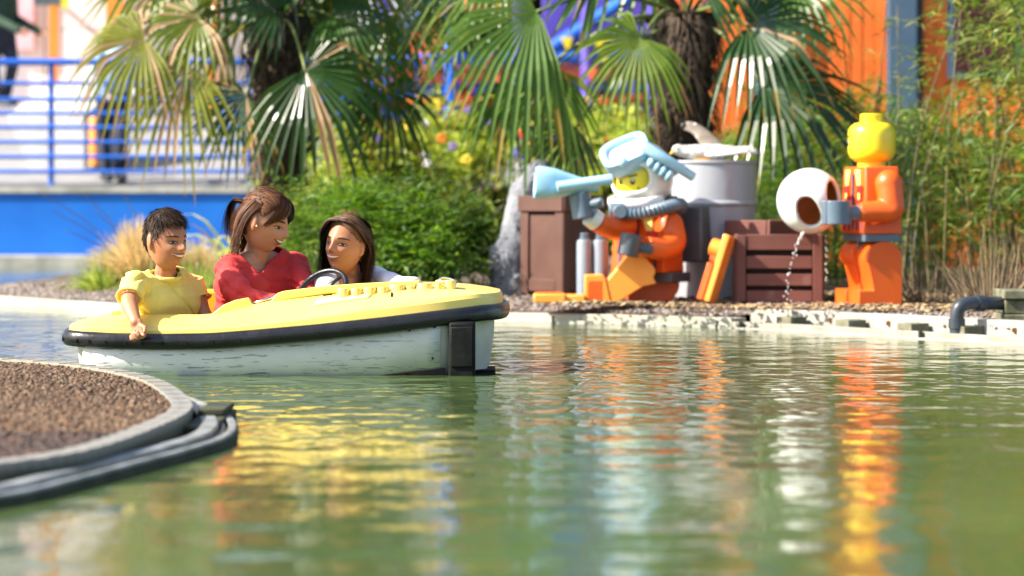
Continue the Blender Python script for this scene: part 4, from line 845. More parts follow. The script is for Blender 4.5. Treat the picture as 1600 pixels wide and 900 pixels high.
def face(body_mb_mesh, body, M, browm, smile=1.0, open_=.5):
    bvh = BVHTree.FromPolygons([v.co+wloc(body) for v in body_mb_mesh.vertices], [tuple(p.vertices) for p in body_mb_mesh.polygons])
    Mi = M.inverted(); D = (M.to_3x3() @ Vector((0,1,0))).normalized()
    def on(x, z, off):
        o_ = M @ Vector((x, -.2, z)); h = bvh.ray_cast(o_, D); p = h[0] if h[0] else M @ Vector((x, -.09, z)); return p-D*off
    def strip(nm, cl, hw, m, off, thick=.0012):
        n = len(cl); vs = []
        for (x, z), w in zip(cl, hw):
            for k in (-1, 0, 1): vs.append(on(x, z+k*w, off-(.0006 if k else 0)))
        fs = [(i*3+j, (i+1)*3+j, (i+1)*3+j+1, i*3+j+1) for i in range(n-1) for j in (0, 1)]
        o = obj(nm, MB().add(vs, fs), m, body, smooth=180); s_ = o.modifiers.new('s', 'SOLIDIFY'); s_.thickness = thick; s_.offset = 1; return o
    for s in (-1, 1):
        cx = s*.031; T = [(-1+2*i/10) for i in range(11)]
        strip('eye', [(cx+t*.014, .0035-.002*t*t) for t in T], [max(.0003, .0036*math.sqrt(max(0, 1-t*t))) for t in T], M_ew, .0006)
        ix = cx+.0015; T2 = [-1+2*i/6 for i in range(7)]
        strip('iris', [(ix+t*.0056, .0038) for t in T2], [max(.0003, .0042*math.sqrt(max(0, 1-t*t))) for t in T2], M_iris, .0014)
        strip('eyelash', [(cx+t*.0165, .0082-.0055*t*t) for t in T], [.0020*(1-.6*abs(t)) for t in T], M_lash, .0022)
        strip('lower_lid', [(cx+t*.013, -.0015+.003*t*t) for t in T], [.0006]*11, M_lash, .001)
        strip('eyebrow', [(cx+s*.002+t*s*.019, .0245+.003*(1-(t-.2)**2)-.002*t) for t in T], [.0036*(1-.75*max(0, t))*(1-.2*max(0, -t)) for t in T], M_browm, .0006, .0012)
    T = [-1+2*i/14 for i in range(15)]; mw = .0285+.003*smile; cz = -.0505; up = .0085*smile
    strip('mouth', [(t*mw, cz+up*t*t) for t in T], [max(.0003, (.0045+.004*open_)*(1-t*t)) for t in T], M_mouthin, .0008)
    strip('teeth', [(t*mw*.85, cz+.0018+up*t*t*.75) for t in T], [max(.0003, (.0025+.0032*open_)*(1-t*t)**.8) for t in T], M_teeth, .0018)
    strip('upper_lip', [(t*mw*1.04, cz+.0045+.0045*open_+(up-.0045-.0045*open_)*t*t+.0008*math.cos(t*6)) for t in T], [.0026*(1-.8*t*t) for t in T], M_lip, .0016)
    strip('lower_lip', [(t*mw*.98, cz-.0052-.0042*open_+(up+.004+.004*open_)*t*t) for t in T], [.0034*(1-.85*t*t) for t in T], M_lip, .002)
    for s in (-1, 1): strip('nostril', [(s*(.0065+.003*t), -.0305+.001*t) for t in (-1, 0, 1)], [.0008,.0014,.0008], M_mouthin, .0003)
def cap_hair(M, thr, off, m, body, nm='hair', nu=64, nv=40):
    vs = []; ok = []; fs = []
    for i in range(nv+1):
        th = PI*i/nv
        for j in range(nu):
            a = 2*PI*j/nu; d = Vector((math.sin(th)*math.cos(a), math.sin(th)*math.sin(a), math.cos(th))); p = hs(d); az = abs(math.degrees(math.atan2(p.x, -p.y)))
            k = p.z-thr(az, p.x); e = off(p)*max(0, min(1, k/.012)); vs.append(M @ (p*(1+e/p.length)-d*.001)); ok.append(k > -.004)
    for i in range(nv):
        for j in range(nu):
            q = (i*nu+j, (i+1)*nu+j, (i+1)*nu+(j+1) % nu, i*nu+(j+1) % nu)
            if all(ok[a] for a in q): fs.append(q)
    return obj(nm, MB().add(vs, fs), m, body, smooth=180)
def ribbons(paths, w, M, m, body, nm='hair_strands'):
    V = []; Q = []
    cen = M @ Vector((0,.01,0))
    for pts in paths:
        pts = [M @ p for p in pts]; n = len(pts); b = len(V); ww = w*random.uniform(.6, 1.3)
        for i, p in enumerate(pts):
            t = (pts[min(i+1, n-1)]-pts[max(i-1, 0)]).normalized(); o_ = (p-cen); o_.z *= .3; sd = t.cross(o_).normalized(); k = ww*(1-.75*(i/(n-1))**2)
            V.append(p+sd*k); V.append(p-sd*k)
        for i in range(n-1): a = b+2*i; Q.append((a, a+1, a+3, a+2))
    return npmesh(nm, [tuple(v) for v in V], Q, m, body, wloc(body), smooth=True)
def sheet(gs, n, jit, grow=0, ns=9, wave=.0):
    out = []; gs = [crv(g, ns) for g in gs]
    for _ in range(n):
        u = random.random()*(len(gs)-1); i = min(int(u), len(gs)-2); f = u-i; j = Vector([random.gauss(0, jit) for _ in range(3)]); j2 = Vector([random.gauss(0, 1) for _ in range(3)])*grow; wv = u*5+random.gauss(0, .5); L = random.uniform(.85, 1.08)
        pts = [a.lerp(b, f) for a, b in zip(gs[i], gs[i+1])]; k = len(pts)-1; o = []
        for q in range(k+1):
            s_ = q*L; a = min(int(s_), k-1); p = pts[a].lerp(pts[a+1], s_-a) if s_ < k else pts[k]+(pts[k]-pts[k-1])*(s_-k); t = q/k; o.append(p+j*(.4+t)+j2*t*t+Vector((math.sin(t*9+wv), math.cos(t*8+wv), 0))*wave*t)
        out.append(o)
    return out
def scalp(root, pole, n, step, l0, l1, away=True, stop=None, jit=.0):
    d = root.copy(); out = []
    ax = (pole.cross(d) if away else d.cross(pole)).normalized(); ax = (ax+Vector([random.gauss(0, jit*.35) for _ in range(3)])+noise.noise_vector(root*7)*(jit*1.6+.12)).normalized(); cl_ = noise.noise(root*9); l0 += .003*cl_; l1 += .010*cl_
    for i in range(n+1):
        p = hs(d); out.append(p+d*(lerp(l0, l1, i/n))); d = (Matrix.Rotation(step, 3, ax) @ d).normalized()
        if stop and d.angle(pole) < stop: break
    return out if len(out) > 2 else out+[out[-1]*1.01, out[-1]*1.02]
def cloth(m, parts, folds, voxel, body, nm, cut=None, label=None, iters=4):
    mb = MB()
    for p in parts:
        if p[0] == 'c': mb.cap(*p[1:])
        elif p[0] == 't': mb.tube(p[1], p[2], 18)
        elif p[0] == 'e': mb.ell(*p[1:])
    me = remesh(mb, voxel, iters, folds=folds)
    if cut:
        bm = bmesh.new(); bm.from_mesh(me); bmesh.ops.delete(bm, geom=[v for v in bm.verts if cut(v.co)], context='VERTS')
        for _ in range(8):
            mv = {}
            for v in bm.verts:
                be = [e for e in v.link_edges if len(e.link_faces) == 1]
                if len(be) == 2: mv[v] = (v.co+be[0].other_vert(v).co+be[1].other_vert(v).co)/3
            for v, c in mv.items(): v.co = c
        bm.to_mesh(me); bm.free()
    o = link(nm, shift(me, wloc(body)), m, body, smooth=180)
    if cut: s_ = o.modifiers.new('s', 'SOLIDIFY'); s_.thickness = .004; s_.offset = -1
    return o
def inpoly(x, y, pl):
    c = False; n = len(pl)
    for i in range(n):
        (x0, y0), (x1, y1) = pl[i], pl[(i+1) % n]
        if (y0 > y) != (y1 > y) and x < (x1-x0)*(y-y0)/(y1-y0)+x0: c = not c
    return c
def pxof(p): return 800+p.x/p.y*F, 318+(.6-p.z)/p.y*F
def Cc(a, ra, b, rb): return ('c', P(*a), ra, P(*b), rb)
def legs(hip, sgn_y, mb, m_k=0.):
    o = []
    for s in (-1, 1):
        h = hip+Vector((0, s*.075, 0)); k = h+Vector((.30, s*.03, .06)); f = k+Vector((.12, 0, -.11)); o += [('c', h, .075, k, .05), ('c', k, .05, f, .036), ('c', f, .034, f+Vector((.07,0,-.012)), .022)]
    return o
M_denim = mat('dark blue denim', [(.03,.045,.09),(.05,.07,.13)], .85, 20)
# ---------------------------------------------------------------- boy
def person(label, origin, caps_, M, skin_m, hands, browm, smile, open_, voxel=.0038):
    mb = MB(); head_mesh(mb, M)
    for c in caps_: mb.cap(*c[1:]) if c[0] == 'c' else (mb.ell(*c[1:]) if c[0] == 'e' else mb.tube(c[1], c[2], 16))
    for h in hands: hand_caps(mb, **h)
    me = remesh(mb, voxel, 2, .45); o = link('person', shift(me, origin), skin_m, origin=origin, smooth=180); tag(o, label, 'person')
    face(me, o, M, browm, smile, open_); return o
M_fly = mat('backlit fine hair', [(.10,.05,.025),(.26,.15,.08)], .6, island=True, trans=.5)
M_hairb = mat('black brown hair', [(.008,.005,.004),(.028,.015,.010),(.075,.04,.024)], .62, island=True, spec=.18)
M_hairw = mat('auburn brown hair', [(.026,.010,.006),(.075,.030,.016),(.19,.085,.04)], .58, island=True, spec=.2)
M_hairg = mat('dark brown long hair', [(.018,.009,.006),(.06,.030,.018),(.16,.085,.048)], .58, island=True, spec=.2)
MBoy = HM(P(259, 376, 10.12), 47, 6, -2, .915)
pel = P(256, 590, 10.26)
bcaps = [Cc((262,398,10.15), .034, (257,436,10.19), .040), Cc((226,448,10.12), .040, (288,450,10.26), .040), Cc((240,470,10.16), .060, (278,470,10.24), .060), Cc((243,520,10.18), .066, (276,520,10.24), .066), ('c', P(243,575,10.2), .07, P(272,575,10.28), .07),
         Cc((207,445,10.06), .036, (202,476,9.97), .031), Cc((202,476,9.97), .031, (212,503,9.885), .020), Cc((303,446,10.29), .036, (314,482,10.27), .031), Cc((314,482,10.27), .030, (335,520,10.22), .021)]+legs(pel, 1, None)
wr = P(212,504,9.882)
boy = person('boy in yellow t-shirt with short dark hair, smiling, one hand dangling over the boat side', P(258,590,10.2), bcaps, MBoy, M_skin,
    [dict(w=wr, d=(.25,-.30,-.9), n=(-.4,-.85,.1), k=.78, curl=(78,80,45), tside=1), dict(w=P(335,520,10.22), d=(1,-.1,-.4), n=(0,0,-1), k=.8)], M_hairb, 1.0, .55)
M_ts = mat('yellow cotton t-shirt', [(.82,.66,.15),(.87,.72,.20)], .85, 12, bump=(240, .0006))
def fold_boy(v):
    a = noise.noise(Vector((v.x*9+v.z*5, v.y*9, v.z*4))); b = noise.noise(Vector((v.x*22, v.y*22, v.z*9))); return .010*a+.004*b-.010*max(0, .10-abs(noise.noise(Vector((v.x*6+v.z*7, v.y*6, v.z*3-v.x*5)))))/.10
nk = P(257,430,10.165)
def cut_boy(c): 
    d = c-P(258,419,10.15); return (d.x/.058)**2+(d.y/.066)**2+((d.z)/.040)**2 < 1
sh_ = cloth(M_ts, [Cc((221,444,10.10), .050, (294,446,10.28), .050), Cc((235,470,10.14), .080, (282,470,10.25), .078), Cc((240,505,10.16), .076, (278,505,10.25), .076), Cc((240,560,10.17), .078, (276,560,10.27), .078), Cc((240,438,10.14), .050, (278,438,10.23), .050),
    ('t', [P(224,442,10.09), P(210,443,10.06), P(203,464,10.00)], [.043,.047,.044]), ('t', [P(292,443,10.27), P(302,443,10.29), P(311,467,10.275)], [.043,.047,.043])], fold_boy, .0045, boy, 't_shirt', cut_boy)
ccx = P(258,430,10.165); Mh_ = Matrix.Translation(P(258.5,430,10.160)) @ Matrix.Rotation(R(25), 4, 'Z') @ Matrix.Rotation(R(14), 4, 'X')
obj('collar', MB().tube([Mh_ @ Vector((.056*math.cos(t), .058*math.sin(t), .0)) for t in [2*PI*i/40 for i in range(40)]], [(.0075,.0045)]*40, 8, close=True, flat=(0,0,1)), M_ts, boy, smooth=180)
def thr_b(az, x): return interp(az, [0,35,58,68,80,92,108,125,180], [.066,.062,.05,.012,-.004,.034,.030,-.035,-.06])
cap_hair(MBoy, thr_b, lambda p: .007+.012*max(0, min(1, (p.z-.02)/.07)), M_hairb, boy)
paths = []; pole = Vector((.0,.45,.89)).normalized()
while len(paths) < 2600:
    d = Vector([random.gauss(0, 1) for _ in range(3)]).normalized(); p = hs(d); az = abs(math.degrees(math.atan2(p.x, -p.y)))
    if p.z < thr_b(az, p.x)+.004 or d.angle(pole) < .05: continue
    top = max(0, min(1, (p.z-.03)/.06)); fr_ = top*(1 if p.y < 0 else .5); l0 = .003+.010*top; L_ = random.uniform(.7, 1.1)
    paths.append(scalp(d, pole, 5, (.030+.05*top)*L_, l0, l0+.005+.012*fr_*random.random(), jit=.35*(.5+top)))
ribbons(paths, .0013, MBoy, M_hairb, boy)
# ---------------------------------------------------------------- woman
MWo = HM(P(411, 348, 10.45), 72, 17, 3, .97)
pel = P(385, 590, 10.6)
wcaps = [Cc((409,372,10.46), .046, (394,418,10.50), .050), Cc((366,426,10.39), .046, (442,424,10.60), .044), Cc((380,450,10.44), .080, (422,446,10.55), .076), Cc((378,500,10.45), .082, (415,500,10.56), .082), ('c', P(375,570,10.5), .10, P(405,570,10.6), .10), Cc((386,413,10.46), .049, (424,411,10.56), .046),
         Cc((360,424,10.37), .038, (379,463,10.20), .032), Cc((379,463,10.20), .030, (436,475,10.12), .022), Cc((455,420,10.62), .038, (474,444,10.50), .030), Cc((474,444,10.50), .029, (486,470,10.42), .026)]+legs(pel, 1, None)
wom = person('woman in red v-neck jumper with brown ponytail laughing and turning to the girl', P(390,590,10.5), wcaps, MWo, M_skin2,
    [dict(w=P(438,475,10.12), d=(1,.3,-.25), n=(0,.3,-1), k=.9, curl=(30,45,30)), dict(w=P(487,472,10.41), d=(.5,-.3,-.6), n=(.3,.8,-.3), k=.9, curl=(45,60,40))], M_hairw, 1.1, .9)
M_red_j = mat('coral red knitted jumper', [(.56,.028,.03),(.66,.05,.045)], .85, 10, bump=(300, .0007, (1,1,2.5)))
def fold_w(v):
    px, py = pxof(v); a = noise.noise(Vector((v.x*8, v.y*8, v.z*14+v.x*8))); b = math.sin((px*.55+py*.9)*.22)*max(0, 1-abs(px-375)/45)*max(0, 1-abs(py-452)/40); return .009*a+.008*b+.003*noise.noise(v*32)-.010*max(0, .10-abs(noise.noise(Vector((v.x*5+v.z*6, v.y*5, v.z*7+2)))))/.10
Vn = [(362,372),(370,362),(455,366),(437,393),(424,405),(409,424),(400,422),(385,405),(368,390)]
def cut_w(c):
    px, py = pxof(c); return c.y < 10.56 and inpoly(px, py, Vn)
cloth(M_red_j, [Cc((360,424,10.38), .062, (447,421,10.62), .060), Cc((376,450,10.42), .100, (426,446,10.56), .094), Cc((375,490,10.44), .098, (416,490,10.57), .094), Cc((378,560,10.46), .10, (410,560,10.6), .10), Cc((378,413,10.44), .062, (432,410,10.57), .058),
    ('t', [P(362,416,10.38), P(356,423,10.355), P(364,446,10.26), P(380,464,10.185), P(412,472,10.15), P(438,476,10.12)], [.056,.058,.053,.047,.038,.031]),
    ('t', [P(450,416,10.62), P(459,418,10.615), P(470,436,10.53), P(476,446,10.49), P(485,468,10.42)], [.058,.060,.050,.046,.036])], fold_w, .0048, wom, 'jumper', cut_w)
for (c_, d_, r_q, nm) in ((P(203,465,9.998), (P(203,465,9.998)-P(208,448,10.04)).normalized(), .0435, 'sleeve_hem'), (P(311,467,10.275), (P(311,467,10.275)-P(303,446,10.29)).normalized(), .0425, 'sleeve_hem')):
    q_ = d_.to_track_quat('Z', 'Y').to_matrix().to_4x4(); obj(nm, MB().tube([Matrix.Translation(c_) @ q_ @ Vector((r_q*math.cos(t), r_q*math.sin(t), 0)) for t in [2*PI*i/32 for i in range(32)]], [(.003,.007)]*32, 8, close=True), M_ts, boy, smooth=180)
obj('earring', MB().ell(P(401,353.5,10.372), (.0045,.0045,.0055), nu=10, nv=8), mat('gold', (.9,.7,.35), .2, metal=1), wom, smooth=180)
def thr_w(az, x): return interp(az, [0,30,50,62,74,90,105,120,180], [.070,.066,.052,.035,.018,.036,.020,-.06,-.075])
cap_hair(MWo, thr_w, lambda p: .010+.012*max(0, min(1, (p.z-.02)/.07)), M_hairw, wom)
pony = Vector((0,.93,.36)).normalized(); paths = []
while len(paths) < 1500:
    d = Vector([random.gauss(0, 1) for _ in range(3)]).normalized(); p = hs(d); az = abs(math.degrees(math.atan2(p.x, -p.y)))
    if p.z < thr_w(az, p.x)+.002: continue
    top = max(0, min(1, (p.z-.02)/.06)); l0 = .008+.014*top+random.uniform(-.002, .002); paths.append(scalp(d, pony, 9, .11, l0, .012, away=False, stop=.16))
V3 = Vector
fr = []
for s in (-1, 1):
    g = [[V3((s*.004,-.045,.120)), V3((s*.030,-.078,.101)), V3((s*.050,-.086,.072)), V3((s*.063,-.074,.038)), V3((s*.071,-.055,.010))],
         [V3((0,-.03,.124)), V3((s*.045,-.062,.108)), V3((s*.070,-.070,.070)), V3((s*.078,-.055,.030)), V3((s*.080,-.035,-.006))],
         [V3((0,-.05,.118)), V3((s*.012,-.086,.098)), V3((s*.022,-.099,.074)), V3((s*.036,-.098,.052)), V3((s*.052,-.086,.036))]]
    fr += sheet([g[2], g[0], g[1]], 260, .0022, .003)
    fr += sheet([[V3((s*.060,-.02,.085)), V3((s*.083,.004,.05)), V3((s*.088,.030,.0)), V3((s*.080,.042,-.07)), V3((s*.075,.03,-.135))], [V3((s*.055,.03,.095)), V3((s*.085,.045,.05)), V3((s*.085,.062,.0)), V3((s*.072,.062,-.08)), V3((s*.066,.045,-.155))], [V3((s*.03,.09,.06)), V3((s*.05,.11,.0)), V3((s*.05,.095,-.06)), V3((s*.045,.075,-.12)), V3((s*.045,.07,-.15))]], 330, .004, .008)
fr += sheet([[V3((-.03,.095,.055)), V3((-.035,.128,.05)), V3((-.035,.135,.01)), V3((-.04,.118,-.04)), V3((-.05,.09,-.085))], [V3((.02,.10,.05)), V3((.02,.14,.045)), V3((.02,.148,.0)), V3((.01,.13,-.05)), V3((.0,.11,-.10))]], 420, .005, .014)
fly = sheet([[V3((0,.0,.12)), V3((.01,.05,.135)), V3((.0,.10,.10)), V3((0,.14,.06))], [V3((0,-.08,.11)), V3((.0,-.05,.135)), V3((.03,.0,.135)), V3((.04,.05,.12))]], 40, .008, .02)
ribbons(paths+fr, .0014, MWo, M_hairw, wom); ribbons(fly, .0006, MWo, M_fly, wom, 'flyaway_hair')
nc = [P(385,398,10.42), P(392,408,10.385), P(405,415,10.365), P(416,408,10.39), P(424,396,10.43)]
# ---------------------------------------------------------------- girl
MGi = HM(P(540, 384, 10.50), -28, -4, 6, .94)
pel = P(545, 600, 10.6)
gcaps = [Cc((547,408,10.53), .033, (550,444,10.56), .038), Cc((520,446,10.48), .046, (582,442,10.62), .046), Cc((535,475,10.52), .066, (566,475,10.60), .066), ('c', P(532,560,10.55), .075, P(560,560,10.63), .075),
         Cc((514,444,10.47), .034, (505,490,10.40), .029), Cc((505,490,10.40), .028, (540,505,10.28), .02), Cc((586,440,10.62), .034, (620,449,10.50), .028), Cc((620,449,10.50), .027, (655,447,10.42), .019)]+[('c', pel, .09, pel+V3((.12,0,.0)), .08)]
girl = person('girl in white top with long dark brown hair smiling up behind the steering wheel', P(545,600,10.55), gcaps, MGi, M_skin,
    [dict(w=P(656,447,10.42), d=(1,-.25,-.02), n=(0,0,-1), k=.78, curl=(12,18,12)), dict(w=P(540,505,10.28), d=(.6,-.4,.1), n=(0,0,-1), k=.78)], M_hairg, .9, .25)
M_wt = mat('white lilac cotton', [(.72,.68,.76),(.8,.77,.82)], .85, 10, bump=(240, .0006))
def cut_g(c):
    px, py = pxof(c); return c.y < 10.62 and inpoly(px, py, [(523,402),(585,402),(574,430),(562,470),(540,470),(527,432)])
def fold_g(v): return .005*noise.noise(Vector((v.x*12, v.y*12, v.z*20)))+.003*noise.noise(v*30)
cloth(M_wt, [Cc((517,446,10.47), .055, (584,443,10.63), .054), Cc((532,480,10.50), .078, (568,480,10.62), .076), Cc((532,560,10.54), .082, (560,560,10.64), .082), ('t', [P(518,440,10.48), P(511,444,10.46), P(505,488,10.41)], [.045,.048,.042]),
    ('t', [P(575,438,10.62), P(588,437,10.62), P(604,442,10.55), P(622,446,10.49), P(652,446,10.425)], [.050,.050,.043,.037,.028])], fold_g, .0045, girl, 'long_sleeved_top', cut_g)
def thr_g(az, x): return interp(az, [0,25,50,65,78,92,105,120,180], [.078,.068,.045,.026,.016,.03,.0,-.07,-.09])
cap_hair(MGi, thr_g, lambda p: .008+.006*max(0, min(1, (p.z-.02)/.07)), M_hairg, girl)
gr = []
s = 1
gs1 = [[V3((.002,y0,zt)), V3((s*.050,y0+.006,.098)), V3((s*.083,y1,.045)), V3((s*.087,y2,-.015)), V3((s*.082,y2+.004,-.10)), V3((s*.088,y2-.012,-.22))] for y0, zt, y1, y2 in ((-.075,.100,-.008,.046),(-.04,.118,.012,.050),(.01,.124,.03,.052),(.06,.108,.06,.07))]
gr += sheet(gs1, 1300, .0045, .012, 12, .006)
s = -1
gs2 = [[V3((-.002,y0,zt)), V3((s*.046,y0-.004,.092)), V3((s*.081,y1,.035)), V3((s*.086,y2,-.03)), V3((s*.080,y2-.004,-.10)), V3((s*.078,y2-.004,-.20))] for y0, zt, y1, y2 in ((-.082,.094,-.062,-.048),(-.06,.112,-.045,-.035),(-.02,.124,-.01,.0),(.04,.118,.03,.03),(.08,.09,.06,.06))]
gr += sheet(gs2, 1200, .004, .010, 12, .005)
gr += sheet([[V3((-.05,.07,.08)), V3((-.06,.10,.02)), V3((-.05,.10,-.06)), V3((-.05,.09,-.18))], [V3((.05,.07,.08)), V3((.06,.10,.02)), V3((.05,.10,-.06)), V3((.05,.09,-.18))]], 400, .005, .006)
ribbons(gr, .0014, MGi, M_hairg, girl)
ribbons(sheet([gs1[0], gs1[1], gs1[2], gs1[3]], 90, .012, .03)+sheet([[V3((0,-.02,.118)), V3((.03,.02,.135)), V3((.07,.05,.11)), V3((.10,.06,.04))], [V3((0,.0,.12)), V3((-.03,.02,.135)), V3((-.07,.05,.11)), V3((-.10,.06,.04))]], 60, .009, .018), .0006, MGi, M_fly, girl, 'flyaway_hair')
# ================================================================ BACKGROUND: wall, railing, plaza, buildings
M_blue = mat('blue painted wall', [(.0,.13,.60),(.004,.16,.66)], .5, 2)
M_brail = mat('blue railing paint', [(.01,.11,.58),(.02,.14,.64)], .4, 6)
M_ledge = mat('grey concrete ledge', [(.3,.29,.27),(.48,.46,.43)], .8, 5)
M_pave = mat('pale grey paving', [(.22,.22,.23),(.28,.28,.285)], .8, 3)
M_white = mat('white cladding', [(.86,.87,.89),(.9,.91,.92)], .5, 2)
M_opole = mat('orange painted post', [(.85,.27,.03),(.9,.32,.05)], .4, 4)
YW = 27.4; zt_ = P(0, 295, YW).z
bw = thing('blue_retaining_wall', 'bright blue painted wall along the far side of the channel with a concrete foot', 'wall', (-6, YW, 0))
obj('wall_face', MB().box((-14, YW, -.6), (P(660,0,YW).x, YW+.2, zt_-.04)), M_blue, bw); obj('coping', MB().box((-14, YW-.03, zt_-.038), (P(662,0,YW).x, YW+.3, zt_+.03)), M_ledge, bw)
for k in range(9): a = -14+k*1.47; obj('foot_block', MB().box((a, YW-.28, -.6), (a+1.46, YW-.002, .105+.004*(k % 3))), M_ledge, bw, bev=.01)
rl_ = thing('blue_railing', 'blue metal railing with eight horizontal bars on top of the blue wall', 'railing', (-5, YW+.08, zt_))
for py in (97,130,155,177,199,222,245,268):
    z = P(0, py, YW+.08).z; obj('rail', MB().tube([(-14, YW+.08, z), (P(655,0,YW).x, YW+.08, z)], .034 if py == 97 else .020, 10), M_brail, rl_, smooth=60)
for px in (-230, 80, 390, 650):
    p = P(px, 290, YW+.11); obj('post', MB().tube([(p.x, p.y, zt_), (p.x, p.y, P(0,92,YW).z)], .028, 10), M_brail, rl_, smooth=60)
pz = MB().add([(-40, YW+.18, zt_+.02), (P(655,0,YW).x+.1, YW+.18, zt_+.02), (12, 40, 2.2), (-40, 40, 2.2)], [(0,1,2,3)]); pz.add([(P(655,0,YW).x+.1, YW+.18, zt_+.02), (12,30,zt_), (40,31,.5),(40,40,2.2),(12,40,2.2)], [(0,1,2,3,4)])
tag(obj('plaza_paving', pz, M_pave), kind='structure')
tag(obj('far_ground', MB().box((-150,40,-.3), (150,420,2.1)), mat('far ground', [(.08,.12,.04),(.15,.15,.08)], .9, .3)), kind='structure')
# white building
wb = thing('white_building', 'white clad building with orange posts behind the blue railing', 'building', (-8, 36, 1.8))
xr = P(640,0,36).x; n = 11
for i in range(n):
    a = -14+(xr+14)*i/n; b = -14+(xr+14)*(i+1)/n
    for (z0, z1) in ((1.4, 2.8), (2.8, 4.1), (4.1, 5.3)): obj('wall_panel', MB().box((a+.008, 36+.004*(i % 2), z0+.006), (b-.008, 36.3, z1-.006)), M_white, wb, bev=.01)
obj('roof', MB().box((-14.2, 35.6, 5.3), (xr+.3, 42, 5.5)), M_white, wb)
for px, w in ((85, .055), (181, .11), (-150, .08), (330, .08), (470, .08)):
    x = P(px, 0, 35.7).x; obj('post', MB().box((x-w, 35.6, 1.5), (x+w, 35.75, 5.28)), M_opole, wb)
M_glass = mat('blue tinted window', [(.05,.1,.22),(.12,.2,.35)], .08, 1)
for a in (-12.4, -9.6, -3.2): w_ = obj('window', MB().box((a, 35.93, 3.6), (a+1.3, 35.99, 4.9)), M_glass, wb); obj('window_frame', MB().box((a-.06, 35.95, 3.54), (a+1.36, 35.975, 4.96)), M_opole, w_)
ps = thing('pink_poster', 'pale pink poster fixed on the white building above the left walker', 'poster', P(30, 35, 35.9)); a = P(8, 78, 35.9); b = P(52, -30, 35.9); obj('sheet', MB().box((a.x, 35.9, a.z), (b.x, 35.93, b.z)), mat('pink print', [(.75,.4,.48),(.85,.62,.66)], .5, 3), ps)
# sign bracket at the very top
sb_ = thing('hanging_sign', 'dark hanging sign with a yellow edge at the top of the white building', 'sign', P(85, 0, 35)); a = P(52,8,35); b = P(106,-22,35); obj('board', MB().box((a.x,35,a.z),(b.x,35.06,b.z)), M_dgrey, sb_); a = P(97,14,35); b = P(106,-22,35); obj('edge', MB().box((a.x,34.96,a.z),(b.x,34.995,b.z)), M_yel, sb_); obj('bracket', MB().box((a.x-.3,35.06,b.z-.1),(a.x-.25,36,b.z-.05)), M_dgrey, sb_)
# white block and orange bollard
p = P(92, 250, 29.5); wbk = thing('concrete_bench', 'big tapered white concrete block on the ramp behind the blue railing', 'bench', p)
Mb_ = Matrix.Translation(p) @ Matrix.Rotation(R(-14), 4, 'Z')
obj('block', MB().add([Mb_ @ Vector(v) for v in ((-.15,-.3,-.2),(.42,-.3,-.2),(.42,.7,-.2),(-.15,.7,-.2),(-.42,-.36,.42),(.45,-.36,.42),(.45,.8,.86),(-.42,.8,.86),(-.42,-.36,.46),(.45,-.36,.46))], [(0,3,2,1),(0,1,5,4),(4,5,9,8),(1,2,6,9,5),(2,3,7,6),(3,0,4,8,7),(8,9,6,7)]), mat('weathered white concrete', [(.42,.42,.42),(.52,.52,.52)], .7, 3), wbk, bev=.02)
p = P(150, 262, 28.3); ob = thing('orange_bollard', 'orange round bollard beside the walker in the pale blue top', 'bollard', p); obj('body', MB().lathe([(.07,0),(.07,.48),(.06,.5),(.02,.51)], 20, Matrix.Translation(p)), M_opole, ob, smooth=40); obj('base', MB().lathe([(.1,-.03),(.1,.02)], 20, Matrix.Translation(p)), M_dgrey, ob, smooth=40)
